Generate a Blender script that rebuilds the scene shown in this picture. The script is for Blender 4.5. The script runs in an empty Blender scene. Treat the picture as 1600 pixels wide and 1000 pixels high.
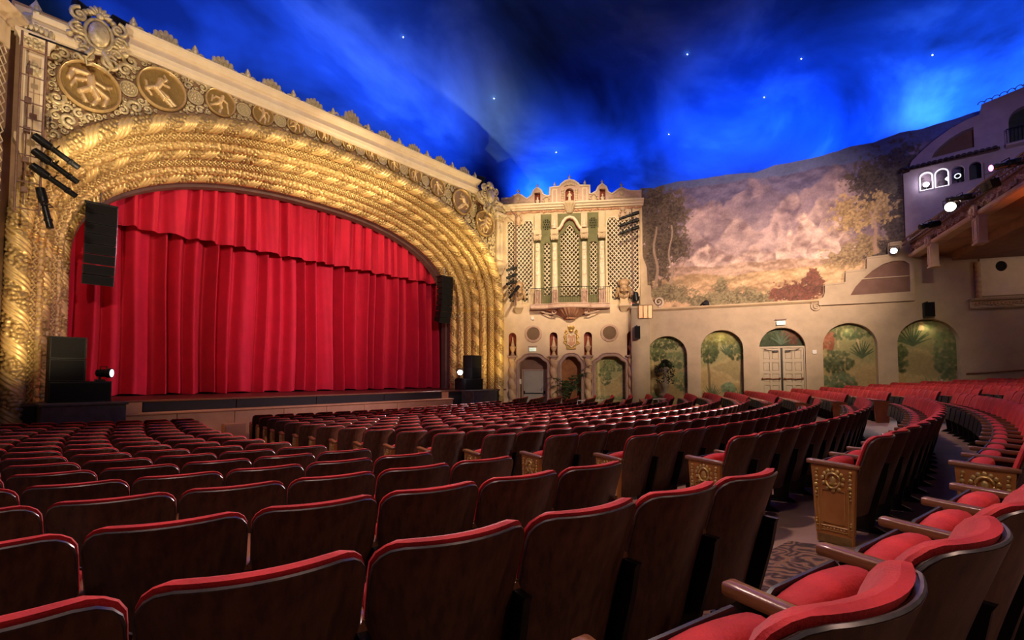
import bpy, math, random
import numpy as np
from math import sin, cos, pi, radians, hypot, atan2
from mathutils import Matrix, Vector
from mathutils.geometry import delaunay_2d_cdt

scene = bpy.context.scene
COL = scene.collection
rng = np.random.default_rng(7)
random.seed(7)

# ---------------------------------------------------------------- camera
F_PX, TH, PITCH, Y_H = 745.0, radians(40.75), radians(2.5), 587.0
EYE = 1.15
cam_d = bpy.data.cameras.new('camera'); cam = bpy.data.objects.new('camera', cam_d); COL.objects.link(cam)
cam_d.sensor_width = 36; cam_d.lens = 36*F_PX/1600
cam_d.shift_y = (Y_H - F_PX*math.tan(PITCH) - 500)/1600
cam_d.clip_start = .02; cam_d.clip_end = 200
_F = Vector((cos(TH)*cos(PITCH), sin(TH)*cos(PITCH), sin(PITCH)))
_R = Vector((sin(TH), -cos(TH), 0)); _U = _R.cross(_F)
m = Matrix.Identity(4)
for k in range(3):
    m[k][0], m[k][1], m[k][2] = _R[k], _U[k], -_F[k]
m[2][3] = EYE
cam.matrix_world = m
scene.camera = cam
vs = scene.view_settings
vs.view_transform = 'Standard'; vs.look = 'None'; vs.gamma = 1; vs.use_curve_mapping = False
vs.exposure = 0.12
scene.cycles.use_denoising = True
scene.cycles.max_bounces = 5
scene.cycles.sample_clamp_indirect = 4.0

# ---------------------------------------------------------------- world (dim house ambience)
w = bpy.data.worlds.new('world'); scene.world = w; w.use_nodes = True
w.node_tree.nodes['Background'].inputs[0].default_value = (1.0, .72, .6, 1)
w.node_tree.nodes['Background'].inputs[1].default_value = .06

# ---------------------------------------------------------------- theatre lighting
def lamp(kind, name, loc, target, energy, color, size=.2, angle=40, blend=.6, size_y=None):
    d = bpy.data.lights.new(name, kind); d.energy = energy; d.color = color
    if kind == 'SPOT':
        d.spot_size = radians(angle); d.spot_blend = blend; d.shadow_soft_size = size
    elif kind == 'AREA':
        d.shape = 'RECTANGLE'; d.size = size; d.size_y = size_y or size
    else:
        d.shadow_soft_size = size
    o = bpy.data.objects.new(name, d); COL.objects.link(o); o.location = loc
    if target is not None:
        o.rotation_euler = (Vector(target)-Vector(loc)).to_track_quat('-Z', 'Y').to_euler()
    return o
WARM = (1, .78, .5); PALE = (1, .88, .74); PINK = (1, .5, .5); BLUE = (.03, .19, 1.0)
# balcony rail spots on the curtain
lamp('SPOT', 'rail_spot_curtain_right', (19.2, -1.0, 6.4), (6.5, 20, 3.0), 7600, (1, .70, .80), .15, 32, .9)
lamp('SPOT', 'rail_spot_curtain_left', (1.0, -4.0, 6.8), (12.5, 20, 3.2), 6600, (1, .70, .80), .15, 30, .9)
# box boom and rail floods on the gilded arch
lamp('SPOT', 'boom_spot_arch_right', (20.5, -.6, 6.4), (14.8, 16.6, 7.0), 4200, (1, .80, .46), .1, 38, .8)
lamp('SPOT', 'boom_spot_arch_left', (-1.5, 1.5, 7.5), (4.0, 16.6, 8.0), 3600, (1, .80, .56), .1, 60, .8)
lamp('SPOT', 'rail_spot_arch_centre', (9.5, -3.5, 6.9), (9.5, 16.6, 9.2), 5200, (1, .78, .52), .1, 46, .9)
lamp('SPOT', 'ladder_spot_left', (1.75, 14.9, 5.9), (13.0, 16.9, 8.9), 4200, (1, .76, .42), .05, 46, .8)
lamp('SPOT', 'boom_spot_right', (17.2, 14.9, 5.9), (6.0, 16.9, 8.9), 4200, (1, .74, .40), .05, 46, .8)
lamp('SPOT', 'ladder_spot_near', (1.9, 14.6, 5.4), (2.6, 16.5, 9.0), 380, (1, .80, .5), .05, 80, .8)
lamp('SPOT', 'boom_spot_near', (17.1, 14.6, 5.4), (16.6, 16.5, 9.0), 420, (1, .74, .34), .05, 90, .8)
lamp('SPOT', 'column_uplight_right', (16.6, 14.2, 1.0), (17.9, 17.6, 3.4), 260, (1, .66, .2), .2, 80, .9)
lamp('SPOT', 'column_uplight_left', (1.6, 14.0, .6), (.9, 16.9, 4.5), 480, (1, .74, .38), .2, 90, .9)
lamp('SPOT', 'pit_fill', (1.7, 14.8, 5.2), (6.0, 16.1, .1), 420, (1, .42, .16), .08, 50, .9)  # added orange fill to warm the pit wall
lamp('SPOT', 'pit_fill_right', (17.2, 14.8, 5.2), (12.5, 16.1, .2), 300, (1, .38, .2), .08, 50, .9)  # matching added fill for the right half of the pit wall
# organ screen and side wall
lamp('SPOT', 'organ_spot', (9.0, 4.5, 13.0), (20.2, 13.6, 7.3), 12500, (1, .78, .50), .1, 34, .7)
lamp('SPOT', 'organ_spot_low', (10.0, -1.5, 6.8), (20.3, 13.5, 2.4), 5200, (1, .76, .52), .2, 36, .9)
lamp('SPOT', 'mural_spot', (12.0, -2.6, 6.8), (23.6, 5.6, 6.8), 9000, (1, .70, .56), .2, 52, .9)
lamp('SPOT', 'mural_spot_low', (14.0, -2.0, 6.3), (23.4, 6.2, 4.6), 1800, (1, .72, .42), .2, 60, .9)
lamp('SPOT', 'side_wall_spot', (11.0, -1.2, 6.2), (24.0, 4.0, 1.9), 2500, (1, .76, .50), .2, 52, .9)
# added unseen fill spots above the seating, then rail and other beams
lamp('SPOT', 'seat_fill_front', (10.5, 11.5, 12.6), (9.0, 7.5, 0), 7500, (1, .58, .54), .35, 40, .9)
lamp('SPOT', 'seat_fill_middle', (6.5, 5.5, 13.5), (5.0, 2.4, 0), 4200, (1, .72, .62), .35, 64, .9)
lamp('SPOT', 'seat_fill_right', (16, 4.5, 13.0), (16.0, 2.0, 0), 3000, (1, .72, .62), .35, 60, .9)
lamp('SPOT', 'seat_fill_near', (-1.5, 1.5, 11.0), (1.2, .8, 0), 1900, (1, .74, .62), .3, 46, .9)
lamp('SPOT', 'seat_fill_left', (2.5, 9.5, 13.5), (1.8, 7.0, -.4), 1700, (1, .68, .60), .3, 40, .9)
lamp('SPOT', 'rail_spot_seats', (20.8, -.6, 6.35), (6.6, 6.4, 0), 22000, (1, .68, .62), .1, 27, .9)
lamp('SPOT', 'rail_spot_aisle', (24.3, .4, 6.3), (15.5, .75, 0), 420, (1, .95, .95), .1, 13, .5)
lamp('SPOT', 'booth_wall_fill', (13.0, -3.0, 6.7), (25.2, -1.6, 9.0), 750, (.72, .6, 1), .2, 36, .9)  # added violet fill to brighten the booth wall, no fixture there
lamp('POINT', 'opera_box_fill', (24.6, -3.6, 5.2), None, 13, (1, .72, .62), .15)  # added fill for the dark panel under the balcony, no fixture there
lamp('SPOT', 'footlight_beam', (15.1, 16.05, 1.38), (5.5, 4.5, .3), 4200, (1, .84, .86), .06, 44, .7)
lamp('SPOT', 'rear_seat_fill', (1.5, -5.5, 5.0), (2.2, 3.0, .3), 270, (1, .72, .56), .25, 60, .9)  # added unseen fill behind the camera to lift the seat backs
# blue cove light on the sky vault: strips hidden behind the cornices and wall tops
def strip(name, p0, p1, aim, energy, color, width=.4):
    p0, p1 = Vector(p0), Vector(p1); c = (p0+p1)/2; d = bpy.data.lights.new(name, 'AREA'); d.energy = energy; d.color = color
    d.shape = 'RECTANGLE'; d.size = (p1-p0).length; d.size_y = width; d.spread = radians(95)
    x = (p1-p0).normalized(); z = (c-Vector(aim)).normalized(); z = (z-x*z.dot(x)).normalized(); y = z.cross(x)
    o = bpy.data.objects.new(name, d); COL.objects.link(o)
    o.matrix_world = Matrix(((x.x, y.x, z.x, c.x), (x.y, y.y, z.y, c.y), (x.z, y.z, z.z, c.z), (0, 0, 0, 1)))
    return o
strip('cove_stage', (2.5, 17.6, 10.2), (16.5, 17.6, 10.2), (9.5, 18.2, 13.5), 330, BLUE)
strip('cove_organ', (20.2, 16.6, 9.8), (23.4, 11.4, 9.8), (22.3, 15.0, 14), 480, BLUE)
strip('cove_side', (24.3, 9.6, 10.0), (26.6, 1.6, 10.0), (26.0, 5.8, 14), 480, BLUE)
strip('cove_rear', (26.9, .2, 10.6), (26.7, -5.5, 10.6), (25.5, -3.0, 15.5), 520, (.10, .30, 1))
strip('cove_left', (-1.2, 16.6, 9.8), (-4.6, 11.4, 9.8), (-2.6, 14.5, 14), 560, (.10, .30, 1))

# ---------------------------------------------------------------- helpers
def vnoise(x, y, seed=0):
    x = np.asarray(x, float); y = np.asarray(y, float)
    t = np.random.default_rng(1000+seed).random((64, 64))
    xi = np.floor(x).astype(int); yi = np.floor(y).astype(int)
    fx = x-xi; fy = y-yi; fx = fx*fx*(3-2*fx); fy = fy*fy*(3-2*fy)
    a = t[xi % 64, yi % 64]; b = t[(xi+1) % 64, yi % 64]; c = t[xi % 64, (yi+1) % 64]; d = t[(xi+1) % 64, (yi+1) % 64]
    return (a*(1-fx)+b*fx)*(1-fy)+(c*(1-fx)+d*fx)*fy
def fbm(x, y, o=4, seed=0):
    s = 0; amp = .5; tot = 0
    for k in range(o):
        s = s+amp*vnoise(x*2**k+k*7.3, y*2**k+k*3.1, seed+k); tot += amp; amp *= .5
    return s/tot
def cells(x, y, seed=0):
    """distance to the nearest jittered lattice point, in cell units"""
    t = np.random.default_rng(2000+seed).random((64, 64, 2))*.7+.15
    xi = np.floor(x).astype(int); yi = np.floor(y).astype(int); best = np.full(np.shape(x), 9.)
    for dx in (-1, 0, 1):
        for dy in (-1, 0, 1):
            p = t[(xi+dx) % 64, (yi+dy) % 64]
            best = np.minimum(best, np.hypot(xi+dx+p[..., 0]-x, yi+dy+p[..., 1]-y))
    return best
def inside(poly, pts):
    poly = np.asarray(poly, float); x, y = pts[:, 0], pts[:, 1]; r = np.zeros(len(pts), bool)
    for (x0, y0), (x1, y1) in zip(poly, np.roll(poly, -1, 0)):
        c = ((y0 > y) != (y1 > y))
        with np.errstate(divide='ignore', invalid='ignore'):
            r ^= c & (x < (x1-x0)*(y-y0)/(y1-y0+1e-30)+x0)
    return r
def cdt(outer, holes=()):
    vs_, es, = [], []
    for lp in [outer]+list(holes):
        n0 = len(vs_); vs_ += [Vector(p) for p in lp]; es += [(n0+i, n0+(i+1) % len(lp)) for i in range(len(lp))]
    v, e, f, *_ = delaunay_2d_cdt(vs_, es, [], 0, 1e-6)
    v = np.array([tuple(p) for p in v]); f = np.array([t for t in f if len(t) == 3])
    c = v[f].mean(1); k = inside(outer, c)
    for h in holes: k &= ~inside(h, c)
    f = f[k]
    a = np.cross(v[f[:, 1]]-v[f[:, 0]], v[f[:, 2]]-v[f[:, 0]])
    f[a < 0] = f[a < 0][:, ::-1]
    return v, f

class MB:
    def __init__(s): s.v = []; s.f = []; s.n = 0
    def add(s, v, f):
        v = np.asarray(v, float).reshape(-1, 3); s.v.append(v)
        for q in f: s.f.append(tuple(int(i)+s.n for i in q))
        s.n += len(v); return s
    def box(s, x0, x1, y0, y1, z0, z1):
        v = [(x, y, z) for x in (x0, x1) for y in (y0, y1) for z in (z0, z1)]
        return s.add(v, [(0, 1, 3, 2), (4, 6, 7, 5), (0, 4, 5, 1), (2, 3, 7, 6), (0, 2, 6, 4), (1, 5, 7, 3)])
    def bbox(s, x0, x1, y0, y1, z0, z1, b=.01):
        """box with chamfered vertical and front edges"""
        p = [(x0+b, y0), (x1-b, y0), (x1, y0+b), (x1, y1), (x0, y1), (x0, y0+b)]
        return s.loft([[(x, y+b*(k in (0, 3)) if y == y0 else y, z) for x, y in p] for k, z in enumerate((z0, z0+b, z1-b, z1))])
    def loft(s, rings, cap=True, closed=True):
        n = len(rings[0]); v = [p for r in rings for p in r]; f = []
        for i in range(len(rings)-1):
            for j in range(n if closed else n-1):
                a = i*n+j; b = i*n+(j+1) % n; f.append((a, b, b+n, a+n))
        if cap and closed:
            f.append(tuple(range(n))[::-1]); f.append(tuple(range((len(rings)-1)*n, len(rings)*n)))
        return s.add(v, f)
    def lathe(s, prof, c=(0, 0, 0), n=12, a0=0, a1=2*pi, ribs=0, rib=0):
        full = abs(a1-a0-2*pi) < 1e-6; m = n if full else n+1
        rings = []
        for r, z in prof:
            rg = []
            for j in range(m):
                a = a0+(a1-a0)*j/n; rr = r*(1+rib*cos(ribs*a)) if ribs else r
                rg.append((c[0]+rr*cos(a), c[1]+rr*sin(a), c[2]+z))
            rings.append(rg)
        return s.loft(rings, cap=full, closed=full)
    def tube(s, path, r, n=6, closed=False, flat=1.0):
        P = np.asarray(path, float); k = len(P); r = np.full(k, r) if np.isscalar(r) else np.asarray(r, float)
        T = np.gradient(P, axis=0) if not closed else np.roll(P, -1, 0)-np.roll(P, 1, 0)
        T /= np.linalg.norm(T, axis=1)[:, None]+1e-12
        up = np.array([0, 0, 1.]) if np.abs(T[:, 2]).mean() < .8 else np.array([0, 1., 0])
        if np.abs(T[:, 1]).max() < .05: up = np.array([0, 1., 0])
        A = np.cross(T, up); A /= np.linalg.norm(A, axis=1)[:, None]+1e-12; Bn = np.cross(T, A)
        rings = []
        for i in range(k):
            rings.append([tuple(P[i]+r[i]*(cos(2*pi*j/n)*A[i]+flat*sin(2*pi*j/n)*Bn[i])) for j in range(n)])
        if closed: return s.loft(rings+[rings[0]], cap=False)
        return s.loft(rings)
    def ell(s, c, r, nu=8, nv=5, R=None):
        rings = []
        for i in range(nv+1):
            t = -pi/2+pi*i/nv; rings.append([(cos(t)*cos(2*pi*j/nu), cos(t)*sin(2*pi*j/nu), sin(t)) for j in range(nu)])
        v = np.array(rings).reshape(-1, 3)*np.asarray(r, float)
        if R is not None: v = v@np.array(R).T
        v = v+np.asarray(c, float); v = v.reshape(nv+1, nu, 3)
        return s.loft([[tuple(p) for p in rg] for rg in v], cap=False)
    def prism(s, poly, y0, y1, holes=()):
        """2-D polygon (x, z) extruded from y0 (front) to y1"""
        v, f = cdt(poly, holes)
        s.add([(x, y0, z) for x, z in v], f)
        s.add([(x, y1, z) for x, z in v], f[:, ::-1])
        for lp in [poly]+list(holes): s.rim(lp, y0, y1)
        return s
    def rim(s, lp, y0, y1, closed=True):
        n = len(lp); v = [(x, y0, z) for x, z in lp]+[(x, y1, z) for x, z in lp]
        return s.add(v, [(i, i+n, (i+1) % n+n, (i+1) % n) for i in range(n if closed else n-1)])
    def face(s, poly, y, holes=()):
        v, f = cdt(poly, holes); return s.add([(x, y, z) for x, z in v], f)
    def grid(s, V):
        """V: array (nu, nv, 3)"""
        nu, nv = V.shape[:2]; i, j = np.meshgrid(np.arange(nu-1), np.arange(nv-1), indexing='ij')
        a = (i*nv+j).ravel(); return s.add(V.reshape(-1, 3), np.stack([a, a+nv, a+nv+1, a+1], 1))
    def spiral(s, x, z, R, hand=1, a0=0, y=0, turns=1.5, thick=.2, n=18, seg=5):
        t = np.linspace(0, 1, n); rr = R*(1-.86*t); a = a0+hand*2*pi*turns*t
        P = np.stack([x+rr*np.cos(a), np.full(n, y), z+rr*np.sin(a)], 1)
        return s.tube(P, R*thick*(1-.45*t), seg)
    def sweep(s, prof, path):
        """profile (out, up) swept along an (x, z) path; out = towards -y, up = path normal"""
        P = np.asarray(path, float); T = np.gradient(P, axis=0); T /= np.linalg.norm(T, axis=1)[:, None]
        N = np.stack([-T[:, 1], T[:, 0]], 1)
        rings = [[(P[i, 0]+N[i, 0]*u, -o, P[i, 1]+N[i, 1]*u) for o, u in prof] for i in range(len(P))]
        return s.loft(rings)
    def build(s, name, mat, parent=None, smooth=True, angle=35):
        me = bpy.data.meshes.new(name)
        v = np.concatenate(s.v) if s.v else np.zeros((0, 3))
        lens = np.fromiter((len(q) for q in s.f), int, len(s.f)); idx = np.fromiter((i for q in s.f for i in q), int, int(lens.sum()))
        me.vertices.add(len(v)); me.vertices.foreach_set('co', v.ravel())
        me.loops.add(len(idx)); me.loops.foreach_set('vertex_index', idx)
        me.polygons.add(len(lens)); me.polygons.foreach_set('loop_start', np.concatenate([[0], np.cumsum(lens)[:-1]]) if len(lens) else [])
        me.update(calc_edges=True); me.validate()
        if smooth:
            me.polygons.foreach_set('use_smooth', np.ones(len(me.polygons), bool))
            me.set_sharp_from_angle(angle=radians(angle))
        me.materials.append(M[mat] if isinstance(mat, str) else mat)
        return link(name, me, parent)

def link(name, me, parent=None):
    o = bpy.data.objects.new(name, me); COL.objects.link(o)
    if parent is not None: o.parent = parent
    return o
def tag(o, label=None, cat=None, group=None, kind=None):
    if label: o['label'] = label
    if cat: o['category'] = cat
    if group: o['group'] = group
    if kind: o['kind'] = kind
    return o
def thing(name, label, cat, mat=None, group=None, kind=None):
    o = bpy.data.objects.new(name, None); COL.objects.link(o); o.empty_display_size = .1
    if mat is not None: o.matrix_world = mat
    return tag(o, label, cat, group, kind)
def T(x, y, z): return Matrix.Translation((x, y, z))
def RZ(a): return Matrix.Rotation(a, 4, 'Z')
def copy_tree(o, parent=None):
    c = o.copy(); COL.objects.link(c)
    if parent is not None: c.parent = parent; c.matrix_parent_inverse = o.matrix_parent_inverse
    for ch in list(o.children): copy_tree(ch, c)
    return c
def arc(cx, cz, r, a0, a1, n):
    return [(cx+r*cos(a0+(a1-a0)*i/n), cz+r*sin(a0+(a1-a0)*i/n)) for i in range(n+1)]
def archpoly(x0, x1, z0, ztop, n=16, rise=None):
    """round headed opening outline"""
    cx = (x0+x1)/2; hw = (x1-x0)/2; rise = rise or hw; zs = ztop-rise
    return [(x0, z0), (x1, z0)]+[(cx+hw*cos(a), zs+rise*sin(a)) for a in np.linspace(0, pi, n+1)]
def wave(poly_pts): return [tuple(p) for p in poly_pts]

# ---------------------------------------------------------------- materials
M = {}
def mat(name, c1, c2=None, rough=.6, metal=0., scale=6., bump=0., bscale=40., sheen=0., coat=0., emit=None, estr=0., stretch=None, rand=0., spec=.5, lo=.35, hi=.7):
    m = bpy.data.materials.new(name); m.use_nodes = True; nt = m.node_tree; N = nt.nodes; L = nt.links
    b = N['Principled BSDF']; b.inputs['Roughness'].default_value = rough; b.inputs['Metallic'].default_value = metal
    b.inputs['Base Color'].default_value = (*c1, 1); b.inputs['Specular IOR Level'].default_value = spec
    tc = N.new('ShaderNodeTexCoord'); mp = N.new('ShaderNodeMapping'); L.new(tc.outputs['Object'], mp.inputs['Vector'])
    if stretch: mp.inputs['Scale'].default_value = stretch
    if c2 is not None:
        nz = N.new('ShaderNodeTexNoise'); nz.inputs['Scale'].default_value = scale; nz.inputs['Detail'].default_value = 6; nz.inputs['Roughness'].default_value = .62
        L.new(mp.outputs[0], nz.inputs['Vector'])
        rp = N.new('ShaderNodeValToRGB'); rp.color_ramp.elements[0].color = (*c1, 1); rp.color_ramp.elements[1].color = (*c2, 1)
        rp.color_ramp.elements[0].position = lo; rp.color_ramp.elements[1].position = hi
        L.new(nz.outputs['Fac'], rp.inputs['Fac']); out = rp.outputs['Color']
        if rand:
            oi = N.new('ShaderNodeObjectInfo'); mr = N.new('ShaderNodeMapRange'); mr.inputs['To Min'].default_value = 1-rand; mr.inputs['To Max'].default_value = 1+rand
            hs = N.new('ShaderNodeHueSaturation'); L.new(oi.outputs['Random'], mr.inputs['Value']); L.new(mr.outputs[0], hs.inputs['Value']); L.new(out, hs.inputs['Color']); out = hs.outputs['Color']
        L.new(out, b.inputs['Base Color'])
    if bump:
        n2 = N.new('ShaderNodeTexNoise'); n2.inputs['Scale'].default_value = bscale; n2.inputs['Detail'].default_value = 4
        bp = N.new('ShaderNodeBump'); bp.inputs['Strength'].default_value = bump; bp.inputs['Distance'].default_value = .02
        L.new(mp.outputs[0], n2.inputs['Vector']); L.new(n2.outputs['Fac'], bp.inputs['Height']); L.new(bp.outputs[0], b.inputs['Normal'])
    if sheen: b.inputs['Sheen Weight'].default_value = sheen; b.inputs['Sheen Roughness'].default_value = .35; b.inputs['Sheen Tint'].default_value = (1, .22, .2, 1)
    if coat: b.inputs['Coat Weight'].default_value = coat; b.inputs['Coat Roughness'].default_value = .15
    if emit: b.inputs['Emission Color'].default_value = (*emit, 1); b.inputs['Emission Strength'].default_value = estr
    M[name] = m; return m
mat('gold', (.50, .30, .075), (.80, .55, .19), .36, .55, 9, .25, 60)
mat('gold_bright', (.62, .40, .11), (.88, .64, .25), .3, .6, 12, .1, 40)
mat('gold_dark', (.20, .11, .035), (.36, .21, .07), .5, .3, 8, .2, 60)
mat('bronze', (.46, .36, .19), (.78, .65, .41), .42, .25, 10, .15, 50)
mat('plaster_brown', (.26, .15, .085), (.36, .22, .13), .8, 0, 3, .3, 50)
mat('cream', (.56, .41, .245), (.68, .515, .33), .75, 0, 2.5, .15, 60)
mat('cream_light', (.72, .58, .41), (.80, .67, .49), .7, 0, 3, .1, 60)
mat('stucco', (.44, .345, .24), (.56, .44, .31), .88, 0, 1.3, .5, 45)
mat('stucco_warm', (.60, .44, .30), (.70, .53, .37), .88, 0, 2, .5, 45)
mat('stucco_violet', (.36, .28, .36), (.46, .36, .44), .88, 0, 2, .5, 45)
mat('mask_bronze', (.30, .18, .09), (.48, .31, .16), .5, .15, 8, .2, 50)
mat('mauve', (.33, .21, .18), (.42, .28, .23), .8, 0, 3, .3, 45)
mat('pinkstone', (.50, .32, .24), (.64, .43, .33), .75, 0, 5, .2, 50)
mat('terracotta', (.45, .21, .12), (.62, .33, .2), .7, 0, 6, .2, 50)
mat('olive', (.13, .125, .05), (.20, .185, .085), .8, 0, 3, .2, 50)
mat('olive_grille', (.10, .095, .04), (.20, .185, .09), .8, 0, 4)
mat('grille_grey', (.15, .125, .085), (.28, .24, .17), .8, 0, 4)
mat('niche_red', (.20, .03, .015), (.28, .05, .03), .8, 0, 4)
mat('rust_wall', (.20, .075, .03), (.34, .14, .06), .85, 0, 2.2, .4, 30)
mat('vent_cloth', (.14, .085, .05), (.2, .12, .07), .9, 0, 30)
mat('shadow_black', (.01, .008, .008), None, .9)
mat('black', (.006, .006, .007), (.010, .0095, .010), .6, 0, 20, .1, 90, spec=.3)
mat('black_metal', (.012, .012, .013), (.03, .03, .03), .35, .6, 20)
mat('speaker_grille', (.005, .005, .0055), (.009, .008, .009), .85, 0, 40, .3, 160, spec=.2)
mat('grey_steel', (.14, .12, .12), (.24, .21, .21), .35, .8, 20)
mat('seat_velvet', (.34, .006, .010), (.66, .024, .026), .75, 0, 5, .25, 120, sheen=.3, rand=.14)
mat('seat_shell', (.042, .018, .012), (.125, .050, .028), .34, 0, 5, .05, 60, stretch=(6, 6, .7), rand=.25, spec=.4)
mat('seat_pan', (.018, .015, .018), (.035, .03, .032), .45, 0, 9, rand=.2)
mat('seat_iron', (.012, .010, .010), (.025, .02, .02), .4, .5, 14)
mat('arm_wood', (.13, .04, .015), (.24, .085, .03), .32, 0, 6, .05, 30, stretch=(8, 1, 8), coat=.4)
mat('panel_wood', (.46, .17, .04), (.62, .26, .07), .38, .15, 5, .1, 40)
mat('curtain', (.50, .0005, .024), (.60, .001, .032), .8, 0, 2, .2, 150, sheen=.12)
mat('stage_wood', (.05, .012, .010), (.09, .02, .015), .45, 0, 4, stretch=(1, 8, 1))
mat('stage_black', (.006, .004, .005), (.012, .007, .008), .75, 0, 5)
mat('platform_grey', (.06, .052, .05), (.10, .088, .084), .7, 0, 5)
mat('pit_panel', (.42, .20, .10), (.52, .27, .14), .6, 0, 2, .05, 30)
mat('floor_concrete', (.19, .105, .075), (.29, .17, .125), .55, 0, 1.6, .12, 35)
mat('door_grey', (.30, .27, .25), (.36, .325, .30), .55, 0, 2)
mat('door_tan', (.44, .36, .25), (.52, .43, .31), .55, 0, 2)
mat('mauve_dark', (.16, .085, .065), (.21, .115, .09), .85, 0, 2)
mat('white_plastic', (.75, .72, .68), None, .5)
mat('spiral_stone', (.47, .30, .17), (.62, .43, .27), .6, 0, 6, .2, 50)
mat('rail_white', (.66, .60, .58), None, .45)
mat('leaf', (.02, .06, .018), (.06, .14, .04), .5, 0, 12, rand=.2)
mat('leaf_dark', (.006, .010, .005), (.015, .025, .010), .6, 0, 14)
mat('stone_urn', (.17, .14, .10), (.27, .22, .16), .8, 0, 8, .3, 40)
mat('pot', (.12, .05, .03), (.18, .08, .05), .7, 0, 8)
mat('rust_pipe', (.17, .09, .07), (.28, .16, .12), .6, .3, 12)
mat('roof_tile', (.05, .025, .02), (.11, .055, .045), .8, 0, 9, .3, 40)
mat('beam_brown', (.17, .065, .03), (.27, .11, .05), .75, 0, 4, .2, 30)
mat('soffit', (.26, .11, .045), (.36, .16, .07), .8, 0, 2, .2, 30)
mat('lens_white', (1, 1, 1), None, .3, emit=(1, .98, 1), estr=14)
mat('lens_warm', (1, .95, .8), None, .3, emit=(1, .9, .7), estr=12)
mat('lens_pink', (1, .3, .7), None, .3, emit=(1, .25, .6), estr=3)
mat('lens_dim', (.6, .62, .72), None, .2, emit=(.8, .85, 1), estr=2.2)
mat('star', (1, 1, 1), None, .3, emit=(.8, .9, 1), estr=12)
mat('sign_lit', (.8, .85, .75), None, .4, emit=(.8, .95, .75), estr=.55)
mat('sign_ink', (.05, .08, .04), None, .5)
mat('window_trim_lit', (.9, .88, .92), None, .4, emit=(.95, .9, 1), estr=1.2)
mat('booth_dark', (.02, .025, .02), (.05, .055, .045), .6, 0, 3)
mat('amber', (.30, .13, .03), None, .3, .2)
mat('aisle_white', (.75, .75, .74), None, .5)
def mat_vcol(name, rough=.8):
    m = bpy.data.materials.new(name); m.use_nodes = True; nt = m.node_tree
    a = nt.nodes.new('ShaderNodeVertexColor'); a.layer_name = 'paint'
    b = nt.nodes['Principled BSDF']; b.inputs['Roughness'].default_value = rough; b.inputs['Specular IOR Level'].default_value = .2
    nz = nt.nodes.new('ShaderNodeTexNoise'); nz.inputs['Scale'].default_value = 14; nz.inputs['Detail'].default_value = 6
    tc = nt.nodes.new('ShaderNodeTexCoord'); nt.links.new(tc.outputs['Object'], nz.inputs['Vector'])
    mr = nt.nodes.new('ShaderNodeMapRange'); mr.inputs['To Min'].default_value = .72; mr.inputs['To Max'].default_value = 1.28
    hs = nt.nodes.new('ShaderNodeHueSaturation'); nt.links.new(nz.outputs['Fac'], mr.inputs['Value']); nt.links.new(mr.outputs[0], hs.inputs['Value'])
    nt.links.new(a.outputs['Color'], hs.inputs['Color']); nt.links.new(hs.outputs['Color'], b.inputs['Base Color'])
    M[name] = m; return m
mat_vcol('mural_paint')
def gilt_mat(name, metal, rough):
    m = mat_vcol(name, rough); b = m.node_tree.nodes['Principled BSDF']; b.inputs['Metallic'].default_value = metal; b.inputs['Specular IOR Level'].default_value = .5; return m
gilt_mat('gilt_painted_shade', .35, .40)
def paint(o, rgb):
    at = o.data.color_attributes.new('paint', 'FLOAT_COLOR', 'POINT')
    c = np.ones((len(rgb), 4)); c[:, :3] = np.clip(rgb, 0, 1); at.data.foreach_set('color', c.ravel())
def carpet_mat():
    m = bpy.data.materials.new('carpet_pattern'); m.use_nodes = True; nt = m.node_tree; N = nt.nodes; L = nt.links
    tc = N.new('ShaderNodeTexCoord'); nz = N.new('ShaderNodeTexNoise'); nz.inputs['Scale'].default_value = 5; L.new(tc.outputs['Object'], nz.inputs['Vector'])
    mx = N.new('ShaderNodeVectorMath'); mx.operation = 'MULTIPLY_ADD'; mx.inputs[1].default_value = (.25, .25, .25); L.new(nz.outputs['Color'], mx.inputs[0]); L.new(tc.outputs['Object'], mx.inputs[2])
    vo = N.new('ShaderNodeTexVoronoi'); vo.inputs['Scale'].default_value = 4.5; L.new(mx.outputs[0], vo.inputs['Vector'])
    wv = N.new('ShaderNodeMath'); wv.operation = 'SINE'; ml = N.new('ShaderNodeMath'); ml.operation = 'MULTIPLY'; ml.inputs[1].default_value = 26
    L.new(vo.outputs['Distance'], ml.inputs[0]); L.new(ml.outputs[0], wv.inputs[0])
    rp = N.new('ShaderNodeValToRGB'); e = rp.color_ramp.elements
    e[0].position = 0; e[0].color = (.02, .012, .012, 1); e[1].position = 1; e[1].color = (.17, .075, .045, 1)
    for p, c in ((.3, (.10, .028, .02, 1)), (.55, (.055, .05, .06, 1)), (.75, (.22, .11, .055, 1))):
        q = e.new(p); q.color = c
    mr = N.new('ShaderNodeMapRange'); mr.inputs['From Min'].default_value = -1; L.new(wv.outputs[0], mr.inputs['Value']); L.new(mr.outputs[0], rp.inputs['Fac'])
    b = N['Principled BSDF']; b.inputs['Roughness'].default_value = .95; L.new(rp.outputs['Color'], b.inputs['Base Color']); M['carpet_pattern'] = m
carpet_mat()
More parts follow.
